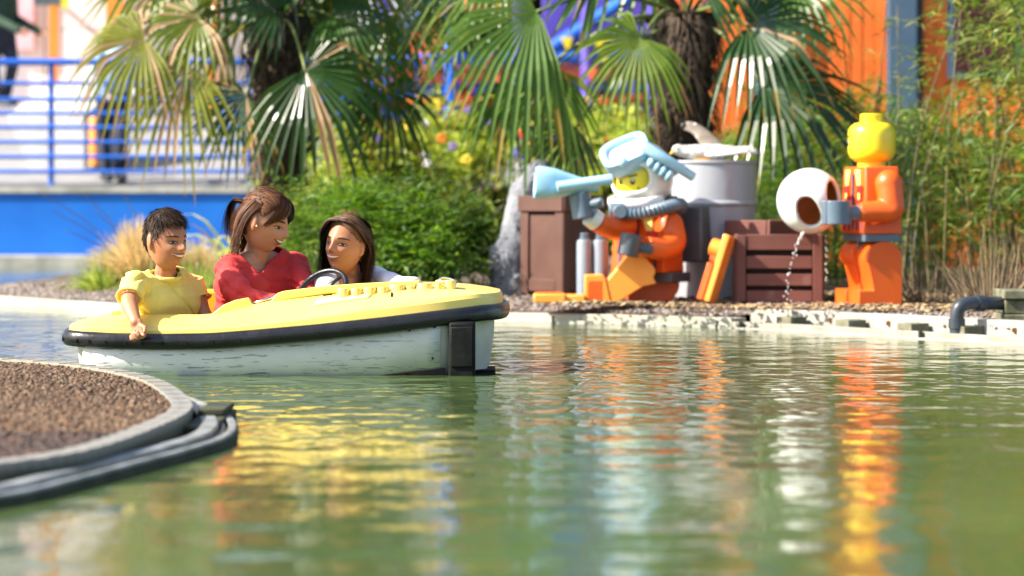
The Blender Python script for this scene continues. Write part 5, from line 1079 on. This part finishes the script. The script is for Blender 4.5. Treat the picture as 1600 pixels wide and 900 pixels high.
# walkers
def walker(label, px, pyf, Y, H, yaw, top, trou, hair, lean=0, armf=.3, hat=None):
    b = P(px, pyf, Y); M = Matrix.Translation(b) @ Matrix.Rotation(R(yaw), 4, 'Z') @ Matrix.Diagonal((H,H,H,1)); q = lambda x, y, z: M @ Vector((x, y-lean*max(0, z-.5), z))
    Mh = Matrix.Translation(q(0,-.005,.935)) @ Matrix.Rotation(R(yaw), 4, 'Z') @ Matrix.Diagonal((H/1.7,)*3+(1,)); mb = MB(); head_mesh(mb, Mh, 36, 28)
    def cp(a, ra, c, rc, k=0): return ('c', q(*a), ra*H+k, q(*c), rc*H+k)
    tor = [((0,0,.6), .075, (0,0,.78), .085), ((-.06,0,.79), .042, (.06,0,.79), .042)]
    arms_ = [((s*.10,0,.79), .032, (s*.13,.01,.63), .026) for s in (-1, 1)]+[((s*.13,.01,.63), .025, (s*.11,-.09*armf*3,.52), .017) for s in (-1, 1)]
    lg_ = [((s*.045,0,.53), .055, (s*.05,-.05*s,.28), .036) for s in (-1, 1)]+[((s*.05,-.05*s,.28), .035, (s*.05,.02*s,.04), .024) for s in (-1, 1)]+[((s*.05,.02*s,.025), .024, (s*.05,.02*s-.09,.02), .02) for s in (-1, 1)]
    for a in tor+arms_+lg_+[((0,0,.82), .034, (0,0,.88), .032)]: mb.cap(*cp(*a)[1:])
    for s in (-1, 1): hand_caps(mb, q(s*.11,-.09*armf*3,.52), q(s*.11,-.2,.45)-q(s*.11,0,.52), M.to_3x3() @ Vector((-s,0,0)), k=H/1.8)
    me = remesh(mb, .010, 2, .4); o = link('person', shift(me, b), M_skin2, origin=b, smooth=180); tag(o, label, 'person')
    def garment(nm, L_, m, k, vx=.016):
        mb = MB(); [mb.cap(*cp(*a, k=k)[1:]) for a in L_]; link(nm, shift(remesh(mb, vx, 3), b), m, o, smooth=180)
    garment('top', tor+arms_[:2]+arms_[2:], top, .020); garment('trousers', lg_[:4]+[((0,0,.52), .075, (0,0,.6), .07)], trou, .016); garment('shoe', lg_[4:5], M_dgrey, .012); garment('shoe', lg_[5:6], M_dgrey, .012)
    cap_hair(Mh, lambda az, x: interp(az, [0,60,110,180], [.06,.03,.0,-.08]), lambda p: .02, hair, o, 'hair', 36, 24); return o
M_navy = mat('navy cloth', [(.015,.02,.04),(.03,.035,.06)], .85, 9); M_pale_b = mat('pale blue top', [(.38,.52,.72),(.55,.66,.8)], .85, 7); M_hv = mat('dark green jacket', [(.02,.05,.03),(.04,.08,.05)], .85, 9); M_rhair = mat('dark red hair', (.13,.015,.02), .6)
walker('walker in pale blue top and black trousers with dark red hair behind the railing', 176, 283, 27.95, 1.57, 25, M_pale_b, M_navy, M_rhair, lean=.30, armf=.9)
walker('walker in dark clothes cut off at the left edge by the white building', 4, 165, 33.4, 1.66, 60, M_hv, M_navy, M_hairb, armf=.9)
# colourful ride structure
M_pur = mat('purple panel', [(.09,.06,.42),(.13,.09,.5)], .4, 2); M_bl2 = mat('royal blue beam', [(.01,.12,.6),(.02,.17,.68)], .35, 3); M_ro = mat('red orange beam', [(.78,.13,.05),(.85,.2,.08)], .4, 3)
rd = thing('ride_structure', 'purple and blue ride building with stacked blue and orange rails behind the palms', 'ride building', P(800, 250, 31))
def bar(a, b, Y, r, m, nm='rail', dy=0): obj(nm, MB().tube([P(a[0], a[1], Y), P(b[0], b[1], Y+dy)], r, 8), m, rd, smooth=60)
for k, (py, m, r) in enumerate(((92,M_bl2,.07),(116,M_ro,.09),(138,M_bl2,.06),(160,M_ro,.05),(168,M_bl2,.07),(184,M_ro,.09),(205,M_bl2,.05),(226,M_ro,.05))): bar((560, py+4), (1080, py-6), 30.5+.12*k, r, m)
for px in (600, 705, 812, 918, 1020): bar((px, 330), (px, -260), 30.2, .07, M_bl2 if px % 2 else M_pur, 'post')
for (a, b, c_, d, m) in ((846,1012,-60,66,M_pur),(1012,1080,-220,120,M_ro),(700,846,-260,-40,M_pur),(560,700,-220,40,M_white),(846,1080,-330,-66,M_bl2),(640,700,20,90,M_ro)):
    A = P(a, d, 31.6); B = P(b, c_, 31.6); obj('panel', MB().box((A.x+.01, 31.6, A.z), (B.x-.01, 31.75, B.z)), m, rd, bev=.02)
bar((856,80), (1010,-20), 31.3, .08, M_bl2, 'brace'); bar((700,30), (860,-60), 31.3, .08, M_ro, 'brace'); bar((610,70), (700,-20), 31.3, .07, M_bl2, 'brace')
rng2 = random.Random(9)
for k in range(26):   # bits of bunting and flags hanging on the structure
    px = rng2.uniform(590, 1000); py = rng2.uniform(60, 245); A = P(px, py, 29.9); s_ = rng2.uniform(.05, .11); obj('flag', MB().prism([(A.x-s_, A.z+s_), (A.x+s_, A.z+s_), (A.x+rng2.uniform(-.04,.04), A.z-s_*1.3)], 29.9, 29.91), rng2.choice([M_ro, M_yel, M_pur, M_bl2, M_red, M_white]), rd)
# orange boarded building
M_plank = mat('orange stained boards', [(.86,.16,.018),(.92,.21,.03)], .6, 4, bump=(30, .002, (1,1,.1)), layers=[((.42,.09,.015), 7, (3,3,.25), .55, .7, .5)])
M_post = mat('slate blue painted post', [(.055,.105,.17),(.075,.13,.2)], .5, 4)
YO = 22.; ob2 = thing('orange_boarded_building', 'orange vertical boarded building with wide slate blue posts behind the bamboo', 'building', P(1290, 300, YO))
x0 = P(1082,0,YO).x; x1 = P(1900,0,YO).x; pw = .094; k = 0; x = x0
posts_ = [(P(1180,0,YO).x, P(1232,0,YO).x), (P(1386,0,YO).x, P(1431,0,YO).x), (P(1620,0,YO).x, P(1665,0,YO).x)]
ma_ = MB().box((0,0,0), (pw-.006,.03,5.2)).mesh('plank'); ma_.materials.append(M_plank)
while x < x1:
    if not any(a-.09 < x < b for a, b in posts_): inst('plank', ma_, (x, YO+.004*(k % 3), .05), parent=ob2)
    x += pw; k += 1
obj('backing', MB().box((x0, YO+.04, .05), (x1, YO+.2, 5.2)), M_dgrey, ob2)
for a, b in posts_: obj('post', MB().box((a, YO-.08, .03), (b, YO+.03, 5.3)), M_post, ob2, bev=.008)
a = P(1490,112,YO); b = P(1585,-60,YO); wdw = obj('window', MB().box((a.x, YO-.03, a.z), (b.x, YO-.012, b.z)), mat('dark maroon window', [(.05,.012,.02),(.09,.03,.04)], .15, 3), ob2); obj('window_frame', MB().box((a.x-.05, YO-.022, a.z-.05), (b.x+.05, YO-.004, b.z+.05)), M_post, wdw)
obj('roof', MB().box((x0-.3, YO-.2, 5.32), (x1, YO+3, 5.45)), M_post, ob2)
# ================================================================ PLANTS
def leafmat(nm, cols, trans=.35, rough=.4): return mat(nm, cols, rough, island=True, trans=trans, spec=.5)
M_fd = leafmat('dark palm leaf', [(.020,.055,.014),(.035,.085,.018),(.06,.115,.022)], .28, .3)
M_fm = leafmat('mid palm leaf', [(.045,.11,.018),(.08,.16,.025),(.13,.2,.03)], .42, .33)
M_fy = leafmat('yellowing palm leaf', [(.05,.12,.016),(.10,.17,.022),(.20,.22,.035),(.07,.14,.02)], .42, .4)
M_tip = leafmat('yellow brown leaf tip', [(.22,.20,.04),(.32,.23,.05),(.25,.16,.07)], .45, .45); M_dry = leafmat('dry palm leaf', [(.28,.18,.08),(.42,.29,.15),(.2,.11,.05)], .3, .6)
M_pet = mat('palm petiole', [(.09,.13,.03),(.16,.19,.05)], .45, 8)
M_tr = mat('fibrous palm trunk', [(.022,.015,.011),(.055,.038,.028),(.10,.072,.052)], .95, 16, bump=(35, .03, (1,1,.25)))
M_fib = mat('palm trunk fibre', [(.025,.017,.012),(.06,.042,.03),(.12,.08,.055)], .95, island=True)
def frond(parent, hub, axis, normal, Rd, org, ms, nseg=30, span=150, droop=.35, dry=.08, seed=0, split=.52):
    r = random.Random(seed); a = axis.normalized(); n = (normal-a*normal.dot(a)).normalized(); b = n.cross(a); mb = MB()
    for i in range(nseg):
        u = -1+2*i/(nseg-1); ph = R(span)*u; dr = a*math.cos(ph)+b*math.sin(ph); nx = dr.cross(n)
        L = Rd*(.72+.28*math.cos(ph*.62))*r.uniform(.9, 1.05); w0 = R(span)*2/nseg*Rd*split*.92; dd = droop*r.uniform(.7, 1.4)*(1+.3*abs(u)); mi = 1 if r.random() < dry else 0
        kink = r.uniform(.55, .95) if r.random() < .35 else 9; vs = []
        tw = r.uniform(-.25, .25)
        st = (0, .18, split, .58, .78, .92, 1); c = 0.
        for t in st:
            w = w0*(t/split) if t < split else w0*(1.0-.93*((t-split)/(1-split))**1.9); pt = hub+dr*L*t+n*Rd*.10*math.sin(PI*t)+Vector((0,0,-1))*dd*Rd*t**2.4-(Vector((0,0,1))*max(0, t-kink)*Rd*.5)+n*tw*.06*Rd*t
            nn = (n+nx*tw*t).normalized(); vs += [pt-nx*w*.5+nn*w*.28, pt-nn*w*.05, pt+nx*w*.5+nn*w*.28]
        k = len(st); fs = [(q*3+j, (q+1)*3+j, (q+1)*3+j+1, q*3+j+1) for q in range(k-1) for j in (0, 1)]; mb.add(vs, fs, mi)
        if mi == 0 and len(ms) > 2:
            nt_ = r.choice((0, 0, 2, 2, 4))
            for q in range(nt_): mb.mi[-1-q] = 2
    fo = obj('frond', mb, ms, parent); 
    mid = (org+hub)/2+Vector((0,0,.12*(hub-org).length)); pc = crv([org, mid, hub], 8); obj('petiole', MB().tube(pc, [.016-.008*i/8 for i in range(9)], 6), M_pet, fo, smooth=180)
    return fo
def vimg(deg, toward=.25): return Vector((math.cos(R(deg)), -toward, math.sin(R(deg))))
def palm(label, Y, base, crown, r0, list_, seed, nrand, Rr=.62, zmin=0):
    b = P(*base, Y); b.z = .08; c = P(*crown, Y); pl = thing('fan_palm', label, 'palm tree', b); r = random.Random(seed)
    pts = [b, b.lerp(c, .3)+Vector((.02,0,0)), b.lerp(c, .65)+Vector((-.02,0,0)), c]; pc = crv(pts, 40); mb = MB()
    mb.tube(pc, [r0*(1+.25*(i/40)**2)*(1+.10*math.sin(i*1.9)+.05*math.sin(i*4.3)) for i in range(41)], 22); obj('trunk', mb, M_tr, pl, smooth=180)
    V = []; Q = []
    for k in range(1500):
        t = r.random()**.7; q = pc[int(t*40)]; an = r.uniform(0, 2*PI); rad = r0*(1+.25*t*t)*r.uniform(.95, 1.2); p0 = q+Vector((math.cos(an)*rad, math.sin(an)*rad, 0)); L = r.uniform(.05, .15)*(1+.7*t); out = Vector((math.cos(an), math.sin(an), 0)); w = r.uniform(.0015, .006)
        tn = Vector((-out.y, out.x, 0))*w; p1 = p0+out*L*.25+Vector((r.uniform(-.02,.02), 0, -L*.4)); p2 = p0+out*L*.35+Vector((r.uniform(-.05,.05), 0, -L)); o_ = len(V); V += [p0-tn, p0+tn, p1-tn, p1+tn, p2-tn*.3, p2+tn*.3]; Q += [(o_, o_+1, o_+3, o_+2), (o_+2, o_+3, o_+5, o_+4)]
    f = npmesh('trunk_fibre', [tuple(v) for v in V], Q, M_fib, pl, b); f['kind'] = 'stuff'
    for k in range(26):   # old cut leaf bases
        t = r.uniform(.45, 1); q = pc[int(t*40)]; an = r.uniform(0, 2*PI); out = Vector((math.cos(an), math.sin(an), .7)).normalized(); p0 = q+out*r0*.8; obj('leaf_base', MB().tube([p0, p0+out*.10, p0+out*.17+Vector((0,0,.03))], [(.028,.012),(.02,.009),(.014,.006)], 6), M_tr, pl)
    for i, (hx, hy, dY, ang, Rp, tilt, kind, droop) in enumerate(list_):
        droop *= .72
        h = P(hx, hy, Y+dY); ms = {'d': [M_fd, M_dry, M_tip], 'm': [M_fm, M_fy, M_tip], 'y': [M_fy, M_dry, M_tip]}[kind]; nr = Vector((r.uniform(-.2,.2), -math.cos(R(tilt)), math.sin(R(tilt))))
        frond(pl, h, vimg(ang, .1), nr, Rp/F*Y, c+Vector((0,0,-.02)), ms, nseg=26, seed=seed*100+i, droop=droop, dry={'d':.06,'m':.07,'y':.18}[kind], span=r.uniform(88, 122))
    for i in range(nrand):
        an = 2*PI*i/nrand*1.0+r.uniform(-.3, .3); el = r.uniform(.15, 1.3); d = Vector((math.cos(an)*math.cos(el), math.sin(an)*math.cos(el), math.sin(el))); h = c+d*r.uniform(.35, .6)
        if h.z < zmin: continue
        frond(pl, h, (d+Vector((0,0,-.35))).normalized(), Vector((0,0,1))+d*.3, Rr*r.uniform(.85, 1.1), c, r.choice([[M_fd, M_dry], [M_fm, M_dry]]), seed=seed*977+i, droop=r.uniform(.3, .6))
    return pl
palm('fan palm with shaggy brown trunk rising behind the woman, yellowing leaves to its left', 17.0, (442, 0), (436, 25), .132, [
    (226,64,-.5,205,130,35,'y',.5), (310,30,-.4,190,120,40,'y',.35), (300,110,-.5,225,130,50,'y',.6), (385,150,-.6,215,108,35,'d',.45), (478,112,-.8,-42,150,28,'d',.42), (352,62,.5,160,110,50,'m',.4), (428,18,-.5,150,110,60,'d',.25), (330,-10,.0,170,130,50,'m',.3),
    (520,25,-.3,-15,125,50,'m',.45), (560,60,.3,-50,130,40,'m',.5), (600,140,.4,-60,110,45,'d',.55), (560,-40,.2,10,140,40,'m',.4), (620,20,.3,-25,115,40,'m',.45), (250,-30,.3,175,130,45,'y',.4)], 3, 8, zmin=2.0)
palm('fan palm with dark shaggy trunk standing behind the steel drum and the gull', 16.4, (1078, 0), (1072, 20), .145, [
    (1168,44,-.6,-8,165,50,'d',.30), (1196,138,-.4,-12,190,52,'d',.32), (1000,62,-.7,225,112,30,'m',.45), (862,112,-.6,240,112,30,'m',.55), (900,200,-.5,215,110,38,'d',.5), (838,18,-.5,205,190,38,'m',.55), (1100,-20,-.5,60,120,50,'d',.3), (1240,-20,.2,10,140,50,'m',.4),
    (930,-30,-.2,150,130,50,'m',.4), (780,-40,.0,180,150,50,'m',.4), (720,10,.3,200,120,45,'m',.4), (690,-60,.4,190,120,45,'m',.3), (800,150,.4,220,90,40,'m',.6)], 5, 9, zmin=2.1)
# ---- strap-leaved plants
def straps(parent, nm, base, n, L, W, spread, ms, seed, up=.8, droop=.5, dirx=0, ylim=1):
    r = random.Random(seed)
    for k in range(n):
        an = r.uniform(0, 2*PI); el = r.uniform(up-spread, up+.25); d = Vector((math.cos(an)*math.cos(el)+dirx, math.sin(an)*math.cos(el)*ylim, math.sin(el))).normalized(); l = L*r.uniform(.6, 1.1); w = W*r.uniform(.7, 1.2); sd = d.cross(Vector((0,0,1))).normalized() if abs(d.z) < .98 else Vector((1,0,0)); vs = []
        b = base+Vector((math.cos(an)*.05, math.sin(an)*.05, 0)); dr = droop*r.uniform(.5, 1.5)
        for t in (0, .15, .35, .55, .75, .9, 1):
            p = b+d*l*t+Vector((0,0,-dr*l*t**2.3)); ww = w*(.6+.4*min(1, t/.3))*(1 if t < .5 else 1-.92*((t-.5)/.5)**1.6); nn = sd.cross(d); vs += [p-sd*ww/2+nn*ww*.2, p, p+sd*ww/2+nn*ww*.2]
        obj('leaf', MB().add(vs, [(q*3+j, (q+1)*3+j, (q+1)*3+j+1, q*3+j+1) for q in range(6) for j in (0, 1)]), ms[k % len(ms)], parent, smooth=180)
M_var = leafmat('cream striped leaf', [(.35,.40,.14),(.5,.52,.28),(.22,.32,.10)], .4, .35); M_flax = leafmat('grey green flax leaf', [(.04,.075,.03),(.09,.13,.06),(.06,.07,.04)], .3, .4); M_gy = leafmat('yellow green leaf', [(.2,.3,.03),(.3,.4,.05)], .5, .4)
b = P(378, 388, 18.6); b.z = .12; v = thing('striped_cordyline', 'spiky plant with cream striped arching leaves behind the woman and the boy', 'spiky plant', b); straps(v, 'leaf', b, 110, 1.0, .034, .9, [M_var, M_var, M_gy, M_dry], 11, up=.8, droop=.55)
obj('stem', MB().tube([b+Vector((0,0,-.1)), b+Vector((0,0,.12))], .04, 10), M_tr, v)
b = P(672, 345, 16.6); b.z = .1; v = thing('dark_flax', 'clump of broad dark strap leaves fanning up behind the green shrubs', 'flax plant', b); straps(v, 'leaf', b, 56, .86, .06, .6, [M_flax, M_flax, M_fd], 13, up=.95, droop=.12)
for k in range(7): an = -.9+k*.3; obj('stem', MB().tube(crv([b, b+Vector((math.sin(an)*.2, .05, .22)), b+Vector((math.sin(an)*.55, .05, .48+.1*(k % 2)))], 6), [.03,.03,.028,.026,.024,.022,.02], 8), M_tr, v, smooth=180)
b = P(785, 300, 18.6); b.z = .1; v = thing('yellow_green_flax', 'bright yellow green strap-leaved clump behind the grey boulder', 'flax plant', b); straps(v, 'leaf', b, 40, .9, .05, .6, [M_gy, M_fm], 17, up=.95, droop=.3)
# ---- shrubs made of leafy sprays
def sprays(starts, dirs, L, nl, ll, lw, seed, droop=.35):
    r = np.random.default_rng(seed); S_ = np.asarray(starts); D = unit(np.asarray(dirs)); n = len(S_); t = np.linspace(.15, 1, nl)[None, :, None]
    L = (L*r.uniform(.6, 1.2, n))[:, None, None]; pos = S_[:, None]+D[:, None]*L*t; pos[..., 2] -= (droop*L*t**2)[..., 0]
    sd = unit(np.cross(D, [0, 0, 1])+r.normal(0, .05, (n, 3))); sg = np.where(np.arange(nl) % 2 == 0, 1, -1)[None, :, None]
    dl = unit(D[:, None]*.75+sd[:, None]*sg*.8+r.normal(0, .28, (n, nl, 3))+np.array([0, 0, -.28])); B = pos.reshape(-1, 3); dl = dl.reshape(-1, 3); m = len(B)
    return leaves(B, dl, np.array([0, 0, 1.])+r.normal(0, .35, (m, 3)), ll*r.uniform(.6, 1.25, m), lw*r.uniform(.7, 1.2, m), .2)
def shrub(label, c, rad, n, m, ll=.075, lw=.016, seed=1, L=.22, nl=7, cat='shrub', nm='leafy_shrub', lumps=13, low=-.2):
    r = np.random.default_rng(seed); c = np.array(c); rad = np.array(rad); g = Vector((c[0], c[1], .08)); t = thing(nm, label, cat, g)
    lc = unit(r.normal(0, 1, (lumps, 3)))*r.uniform(.35, .85, (lumps, 1)); lc[:, 2] = np.abs(lc[:, 2])*1.1+low; ls = r.uniform(.22, .42, lumps)
    i = r.integers(0, lumps, n); q = lc[i]+unit(r.normal(0, 1, (n, 3)))*ls[i][:, None]*r.uniform(.4, 1, (n, 1)); st = c+q*rad; d = unit(q)*.7+r.normal(0, .35, (n, 3))+np.array([0, 0, .35]); st[:, 2] = np.maximum(st[:, 2], .1)
    V, Q = sprays(st, d, L, nl, ll, lw, seed+1); f = npmesh('foliage', V, Q, m, t, g); f['kind'] = 'stuff'
    for k in range(10):
        e = c+lc[k]*rad*.8; obj('stem', MB().tube(crv([g+Vector((r.uniform(-.06,.06), r.uniform(-.06,.06), -.03)), Vector((lerp(g.x, e[0], .5)+.02, lerp(g.y, e[1], .5), lerp(g.z, e[2], .6))), Vector(e)], 5), [.012,.011,.009,.008,.006,.004], 6), M_wood, t)
    return t
M_l1 = leafmat('fresh bamboo leaf', [(.03,.09,.014),(.06,.15,.02),(.11,.21,.03),(.18,.27,.05)], .42, .45); M_l2 = leafmat('mid green leaf', [(.02,.06,.012),(.05,.12,.02),(.10,.19,.03),(.20,.22,.06)], .38, .45)
M_l3 = leafmat('sunlit yellow green leaf', [(.14,.22,.03),(.26,.34,.06),(.42,.46,.14),(.07,.14,.02)], .5, .45); M_l5 = leafmat('light fern green leaf', [(.03,.08,.016),(.07,.16,.025),(.16,.27,.05),(.26,.28,.08)], .42, .45); M_l4 = leafmat('bamboo leaf olive', [(.03,.075,.015),(.07,.14,.025),(.15,.22,.045),(.33,.32,.10)], .4, .42)
M_far = leafmat('distant tree leaf', [(.03,.07,.012),(.06,.12,.02),(.10,.17,.03)], .35, .5)
def cz(px, py, Y): p = P(px, py, Y); return (p.x, p.y, p.z)
shrub('light green feathery shrub behind the woman and the girl', cz(505, 372, 15.9), (.26,.32,.31), 950, M_l5, seed=21, ll=.07, lw=.011, L=.34, nl=10)
shrub('light green feathery shrub between the girl and the flax', cz(590, 375, 15.7), (.26,.30,.20), 620, M_l1, seed=22, ll=.07, lw=.011, L=.34, nl=10)
shrub('rounded mid green shrub left of the grey boulder', cz(676, 385, 15.9), (.27,.30,.27), 1000, M_l2, seed=23, ll=.065, lw=.011, L=.32, nl=10)
shrub('low green shrub behind the girl shoulder', cz(650, 405, 15.4), (.20,.2,.10), 350, M_l1, seed=24, ll=.05)
for k, (px, py, Y, rx, rz) in enumerate(((560,290,21,.55,.42),(680,280,22.5,.6,.5),(800,270,22,.6,.55),(905,280,21,.55,.6),(1000,300,20.5,.55,.5),(1080,320,19.5,.45,.4))):
    shrub(('sunlit yellow green bush behind the dark flax','sunlit yellow green bush below the ride rails','pale sunlit bush behind the grey boulder','bright bush above the brown panelled crate','bright bush left of the second palm trunk','bright bush behind the steel drum')[k], cz(px, py, Y), (rx,.4,rz), 620, M_l3, seed=30+k, ll=.11, lw=.04, L=.3, nl=6)
# flowers in the far bed
M_fl = [mat('orange flower', (.9,.25,.02), .6), mat('violet flower', (.25,.12,.6), .6), mat('yellow flower', (.95,.7,.05), .6), mat('white flower', (.85,.85,.8), .6), mat('red flower', (.7,.05,.03), .6)]
r_ = random.Random(4)
for ci in range(5):
    mb = MB()
    for k in range(9):
        p = P(r_.uniform(570, 960), r_.uniform(150, 255), r_.uniform(20.4, 21.4)); s_ = r_.uniform(.010, .028)
        for q in range(5): a = 2*PI*q/5; mb.ell(p+Vector((math.cos(a)*s_, -.01, math.sin(a)*s_)), (s_*.7, s_*.3, s_*.7), nu=6, nv=4)
    tag(obj('flower_bed_blooms', mb, M_fl[ci]), ('scattered orange blooms among the sunlit bushes','scattered violet blooms among the sunlit bushes','scattered yellow blooms among the sunlit bushes','scattered white blooms among the sunlit bushes','scattered red blooms among the sunlit bushes')[ci], 'flowers', kind='stuff')
# ---- bamboo
M_culm = mat('bamboo culm', [(.06,.07,.02),(.15,.12,.045),(.035,.03,.015)], .5, 3)
def bamboo(label, xs, Ys, n, hmin, hmax, twigs, m, seed, z0=.35, ll=.11, lw=.016, lean=.25, rc=.007, bx=None):
    r = random.Random(seed); g = Vector((sum(xs)/2, sum(Ys)/2, .08)); t = thing('bamboo_clump', label, 'bamboo', g); S_ = []; D_ = []
    for k in range(n):
        x = r.uniform(*xs); y = r.uniform(*Ys); h = r.uniform(hmin, hmax); lx = r.gauss(0, lean); ly = r.gauss(0, lean*.5); b = Vector((x, y, .07)); m1 = b+Vector((lx*.3*h, ly*.3*h, h*.55)); e = b+Vector((lx*h, ly*h, h)); c = crv([b, m1, e], 8)
        obj('culm', MB().tube(c, [rc*(1-.6*i/8) for i in range(9)], 6), M_culm, t, smooth=180)
        for q in range(twigs):
            u = r.uniform(z0/h, 1); p = c[min(7, int(u*8))].lerp(c[min(8, int(u*8)+1)], u*8-int(u*8)); an = r.uniform(0, 2*PI); S_.append(p+Vector((math.cos(an), math.sin(an), 0))*r.uniform(0, .10)); D_.append((math.cos(an), math.sin(an), r.uniform(-.2, .7)))
    V, Q = sprays(S_, D_, .24, 8, ll, lw, seed, .5); f = npmesh('foliage', V, Q, m, t, g); f['kind'] = 'stuff'; return t
bamboo('tall leafy bamboo filling the right edge of the bank', (2.78, 3.7), (14.4, 15.6), 52, 2.0, 3.4, 58, M_l4, 41, z0=.45)
bamboo('thin bamboo with sparse leaves just behind the standing figure', (1.95, 2.9), (15.2, 16.4), 24, .9, 1.7, 11, M_l4, 42, z0=.3, ll=.09, lw=.012)
bamboo('sunlit bamboo behind the slatted crate and the white helmet', (1.25, 2.5), (17.0, 18.2), 42, .9, 1.35, 24, M_l1, 43, z0=.15, ll=.10, lw=.016, lean=.15)
bamboo('dark green bamboo behind the sunlit stems, under the orange building', (1.2, 3.6), (18.6, 19.8), 40, .8, 1.3, 26, M_l2, 44, z0=.1, ll=.12, lw=.022, lean=.15)
bamboo('tall dense bamboo beyond the right edge of the building', (3.0, 5.2), (16.2, 18.5), 60, 2.6, 4.2, 34, M_l2, 45, z0=.3, ll=.15, lw=.026)
# dry tufts
def tuft(label, base, n, L, ms, seed, spread=.7, w=.004, nm='dry_grass_tuft', rb=.06, droop=.5, cat='dry grass', up=.25):
    r = np.random.default_rng(seed); g = np.array(base); an = r.uniform(0, 2*PI, n); sp = r.uniform(0, spread, n); D = np.stack([np.cos(an)*np.sin(sp), np.sin(an)*np.sin(sp), np.cos(sp)], 1); B = g+np.stack([np.cos(an), np.sin(an), 0*an], 1)*r.uniform(0, rb, (n, 1)); l = L*r.uniform(.4, 1.1, n); S_ = unit(np.cross(D, r.normal(0, 1, (n, 3)))); T = np.array([0, .3, .6, .85, 1.]); V = []
    for t in T: c = B+D*(l*t)[:, None]; c[:, 2] -= droop*l*t**2.5*np.sin(sp+.2); ww = w*(1-.8*t); V += [c-S_*ww, c+S_*ww]
    V = np.stack(V, 1).reshape(-1, 3); i = np.arange(n)[:, None]*10; Q = np.concatenate([i+np.array([2*k, 2*k+1, 2*k+3, 2*k+2]) for k in range(4)], 0)
    t = thing(nm, label, cat, Vector(base)); f = npmesh('blades', V, Q, ms, t, base); f['kind'] = 'stuff'; return t
M_tan = mat('tan dry grass', [(.42,.31,.13),(.55,.44,.22),(.66,.56,.34),(.30,.22,.09)], .7, island=True, trans=.35); M_twig = mat('grey tan twigs', [(.16,.11,.06),(.30,.22,.13),(.09,.06,.035)], .8, island=True); M_gg = leafmat('green grass blade', [(.12,.2,.04),(.25,.33,.08),(.4,.42,.15)], .4)
p = P(222, 452, 16.9); tuft('fountain of tan dry ornamental grass left of the boy', (p.x, p.y, .09), 2600, .47, M_tan, 51, .75, .0045, rb=.10)
p = P(310, 452, 17.2); tuft('smaller tan grass tuft behind the boy head', (p.x, p.y, .09), 800, .34, M_tan, 52, .8, .004, rb=.1)
p = P(165, 462, 16.9); tuft('pale green drooping grass at the left foot of the tan grass', (p.x, p.y, .07), 380, .30, M_gg, 53, 1.1, .006, rb=.1)
p = P(300, 440, 16.5); tuft('grey green low grass along the bank behind the boat', (p.x, p.y, .07), 900, .26, M_gg, 54, 1.1, .005, rb=.35)
p = P(1545, 470, 13.6); tuft('dry twiggy tuft beside the pipe box on the right bank', (p.x, p.y, .09), 220, .42, M_twig, 55, .9, .0025, rb=.14, droop=.2)
p = P(1440, 474, 14.4); tuft('sparse dead stalks right of the standing figure', (p.x, p.y, .09), 160, .34, M_twig, 56, 1.0, .003, rb=.2, droop=.2)
p = P(1610, 470, 13.9); tuft('dry stalks at the right edge above the sleepers', (p.x, p.y, .09), 170, .45, M_twig, 57, .8, .0025, rb=.16, droop=.2)
p = P(120, 440, 17.6); st = thing('bare_flower_stalks', 'bare pale stalks leaning left out of the tan grass', 'stalks', (p.x+.3, p.y, .08))
for k in range(9): e = P(60+22*k, 300+5*(k % 3)*6, 17.4); obj('stalk', MB().tube(crv([Vector((p.x+.35, p.y-.1, .08)), Vector((lerp(p.x+.35, e.x, .5)+.05, p.y, lerp(.08, e.z, .6))), e], 8), [.0045-.0003*i for i in range(9)], 5), M_twig, st)
# ---- tall trees beyond (they close the view and mirror in the pond)
def tree(label, x, y, h, rad, m, seed, n=1500, ll=.34, lw=.2):
    r = np.random.default_rng(seed); g = Vector((x, y, .2)); t = thing('broadleaf_tree', label, 'tree', g); obj('trunk', MB().tube(crv([g, g+Vector((.1,0,h*.35)), g+Vector((-.05,0,h*.8))], 8), [.16-.013*i for i in range(9)], 10), M_tr, t, smooth=180)
    for k in range(6): an = r.uniform(0, 2*PI); e = g+Vector((math.cos(an)*rad*.6, math.sin(an)*rad*.6, h*r.uniform(.5, .85))); obj('limb', MB().tube(crv([g+Vector((.08,0,h*.3)), g+(e-g)*.6+Vector((0,0,h*.12)), e], 6), [.07-.009*i for i in range(7)], 7), M_tr, t, smooth=180)
    lum = 26; lc = unit(r.normal(0, 1, (lum, 3)))*r.uniform(.3, .95, (lum, 1)); i = r.integers(0, lum, n); q = lc[i]+unit(r.normal(0, 1, (n, 3)))*r.uniform(.05, .38, (n, 1)); st = np.array([x, y, .2+h*.6])+q*np.array([rad, rad, h*.42]); V, Q = sprays(st, unit(q)+np.array([0, 0, .1]), .5, 5, ll, lw, seed)
    f = npmesh('crown', V, Q, m, t, g); f['kind'] = 'stuff'
for k, (x, y, h, rad) in enumerate(((-.6,33.5,6.0,1.9),(1.6,35.5,8.5,2.8),(4.6,34,9,3.0),(7.8,31,9,3.0),(9,27,8,2.6),(3,44,11,4.0),(13,38,11,4))):
    tree(('tree at the right end of the white building','tall tree behind the ride rails','tall tree behind the orange building, left part','tall tree behind the orange building, right part','tree beyond the right bamboo','largest tree far behind the ride','far tree behind the right end of the orange building')[k], x, y, h, rad, M_far if k % 2 else M_l2, 60+k)
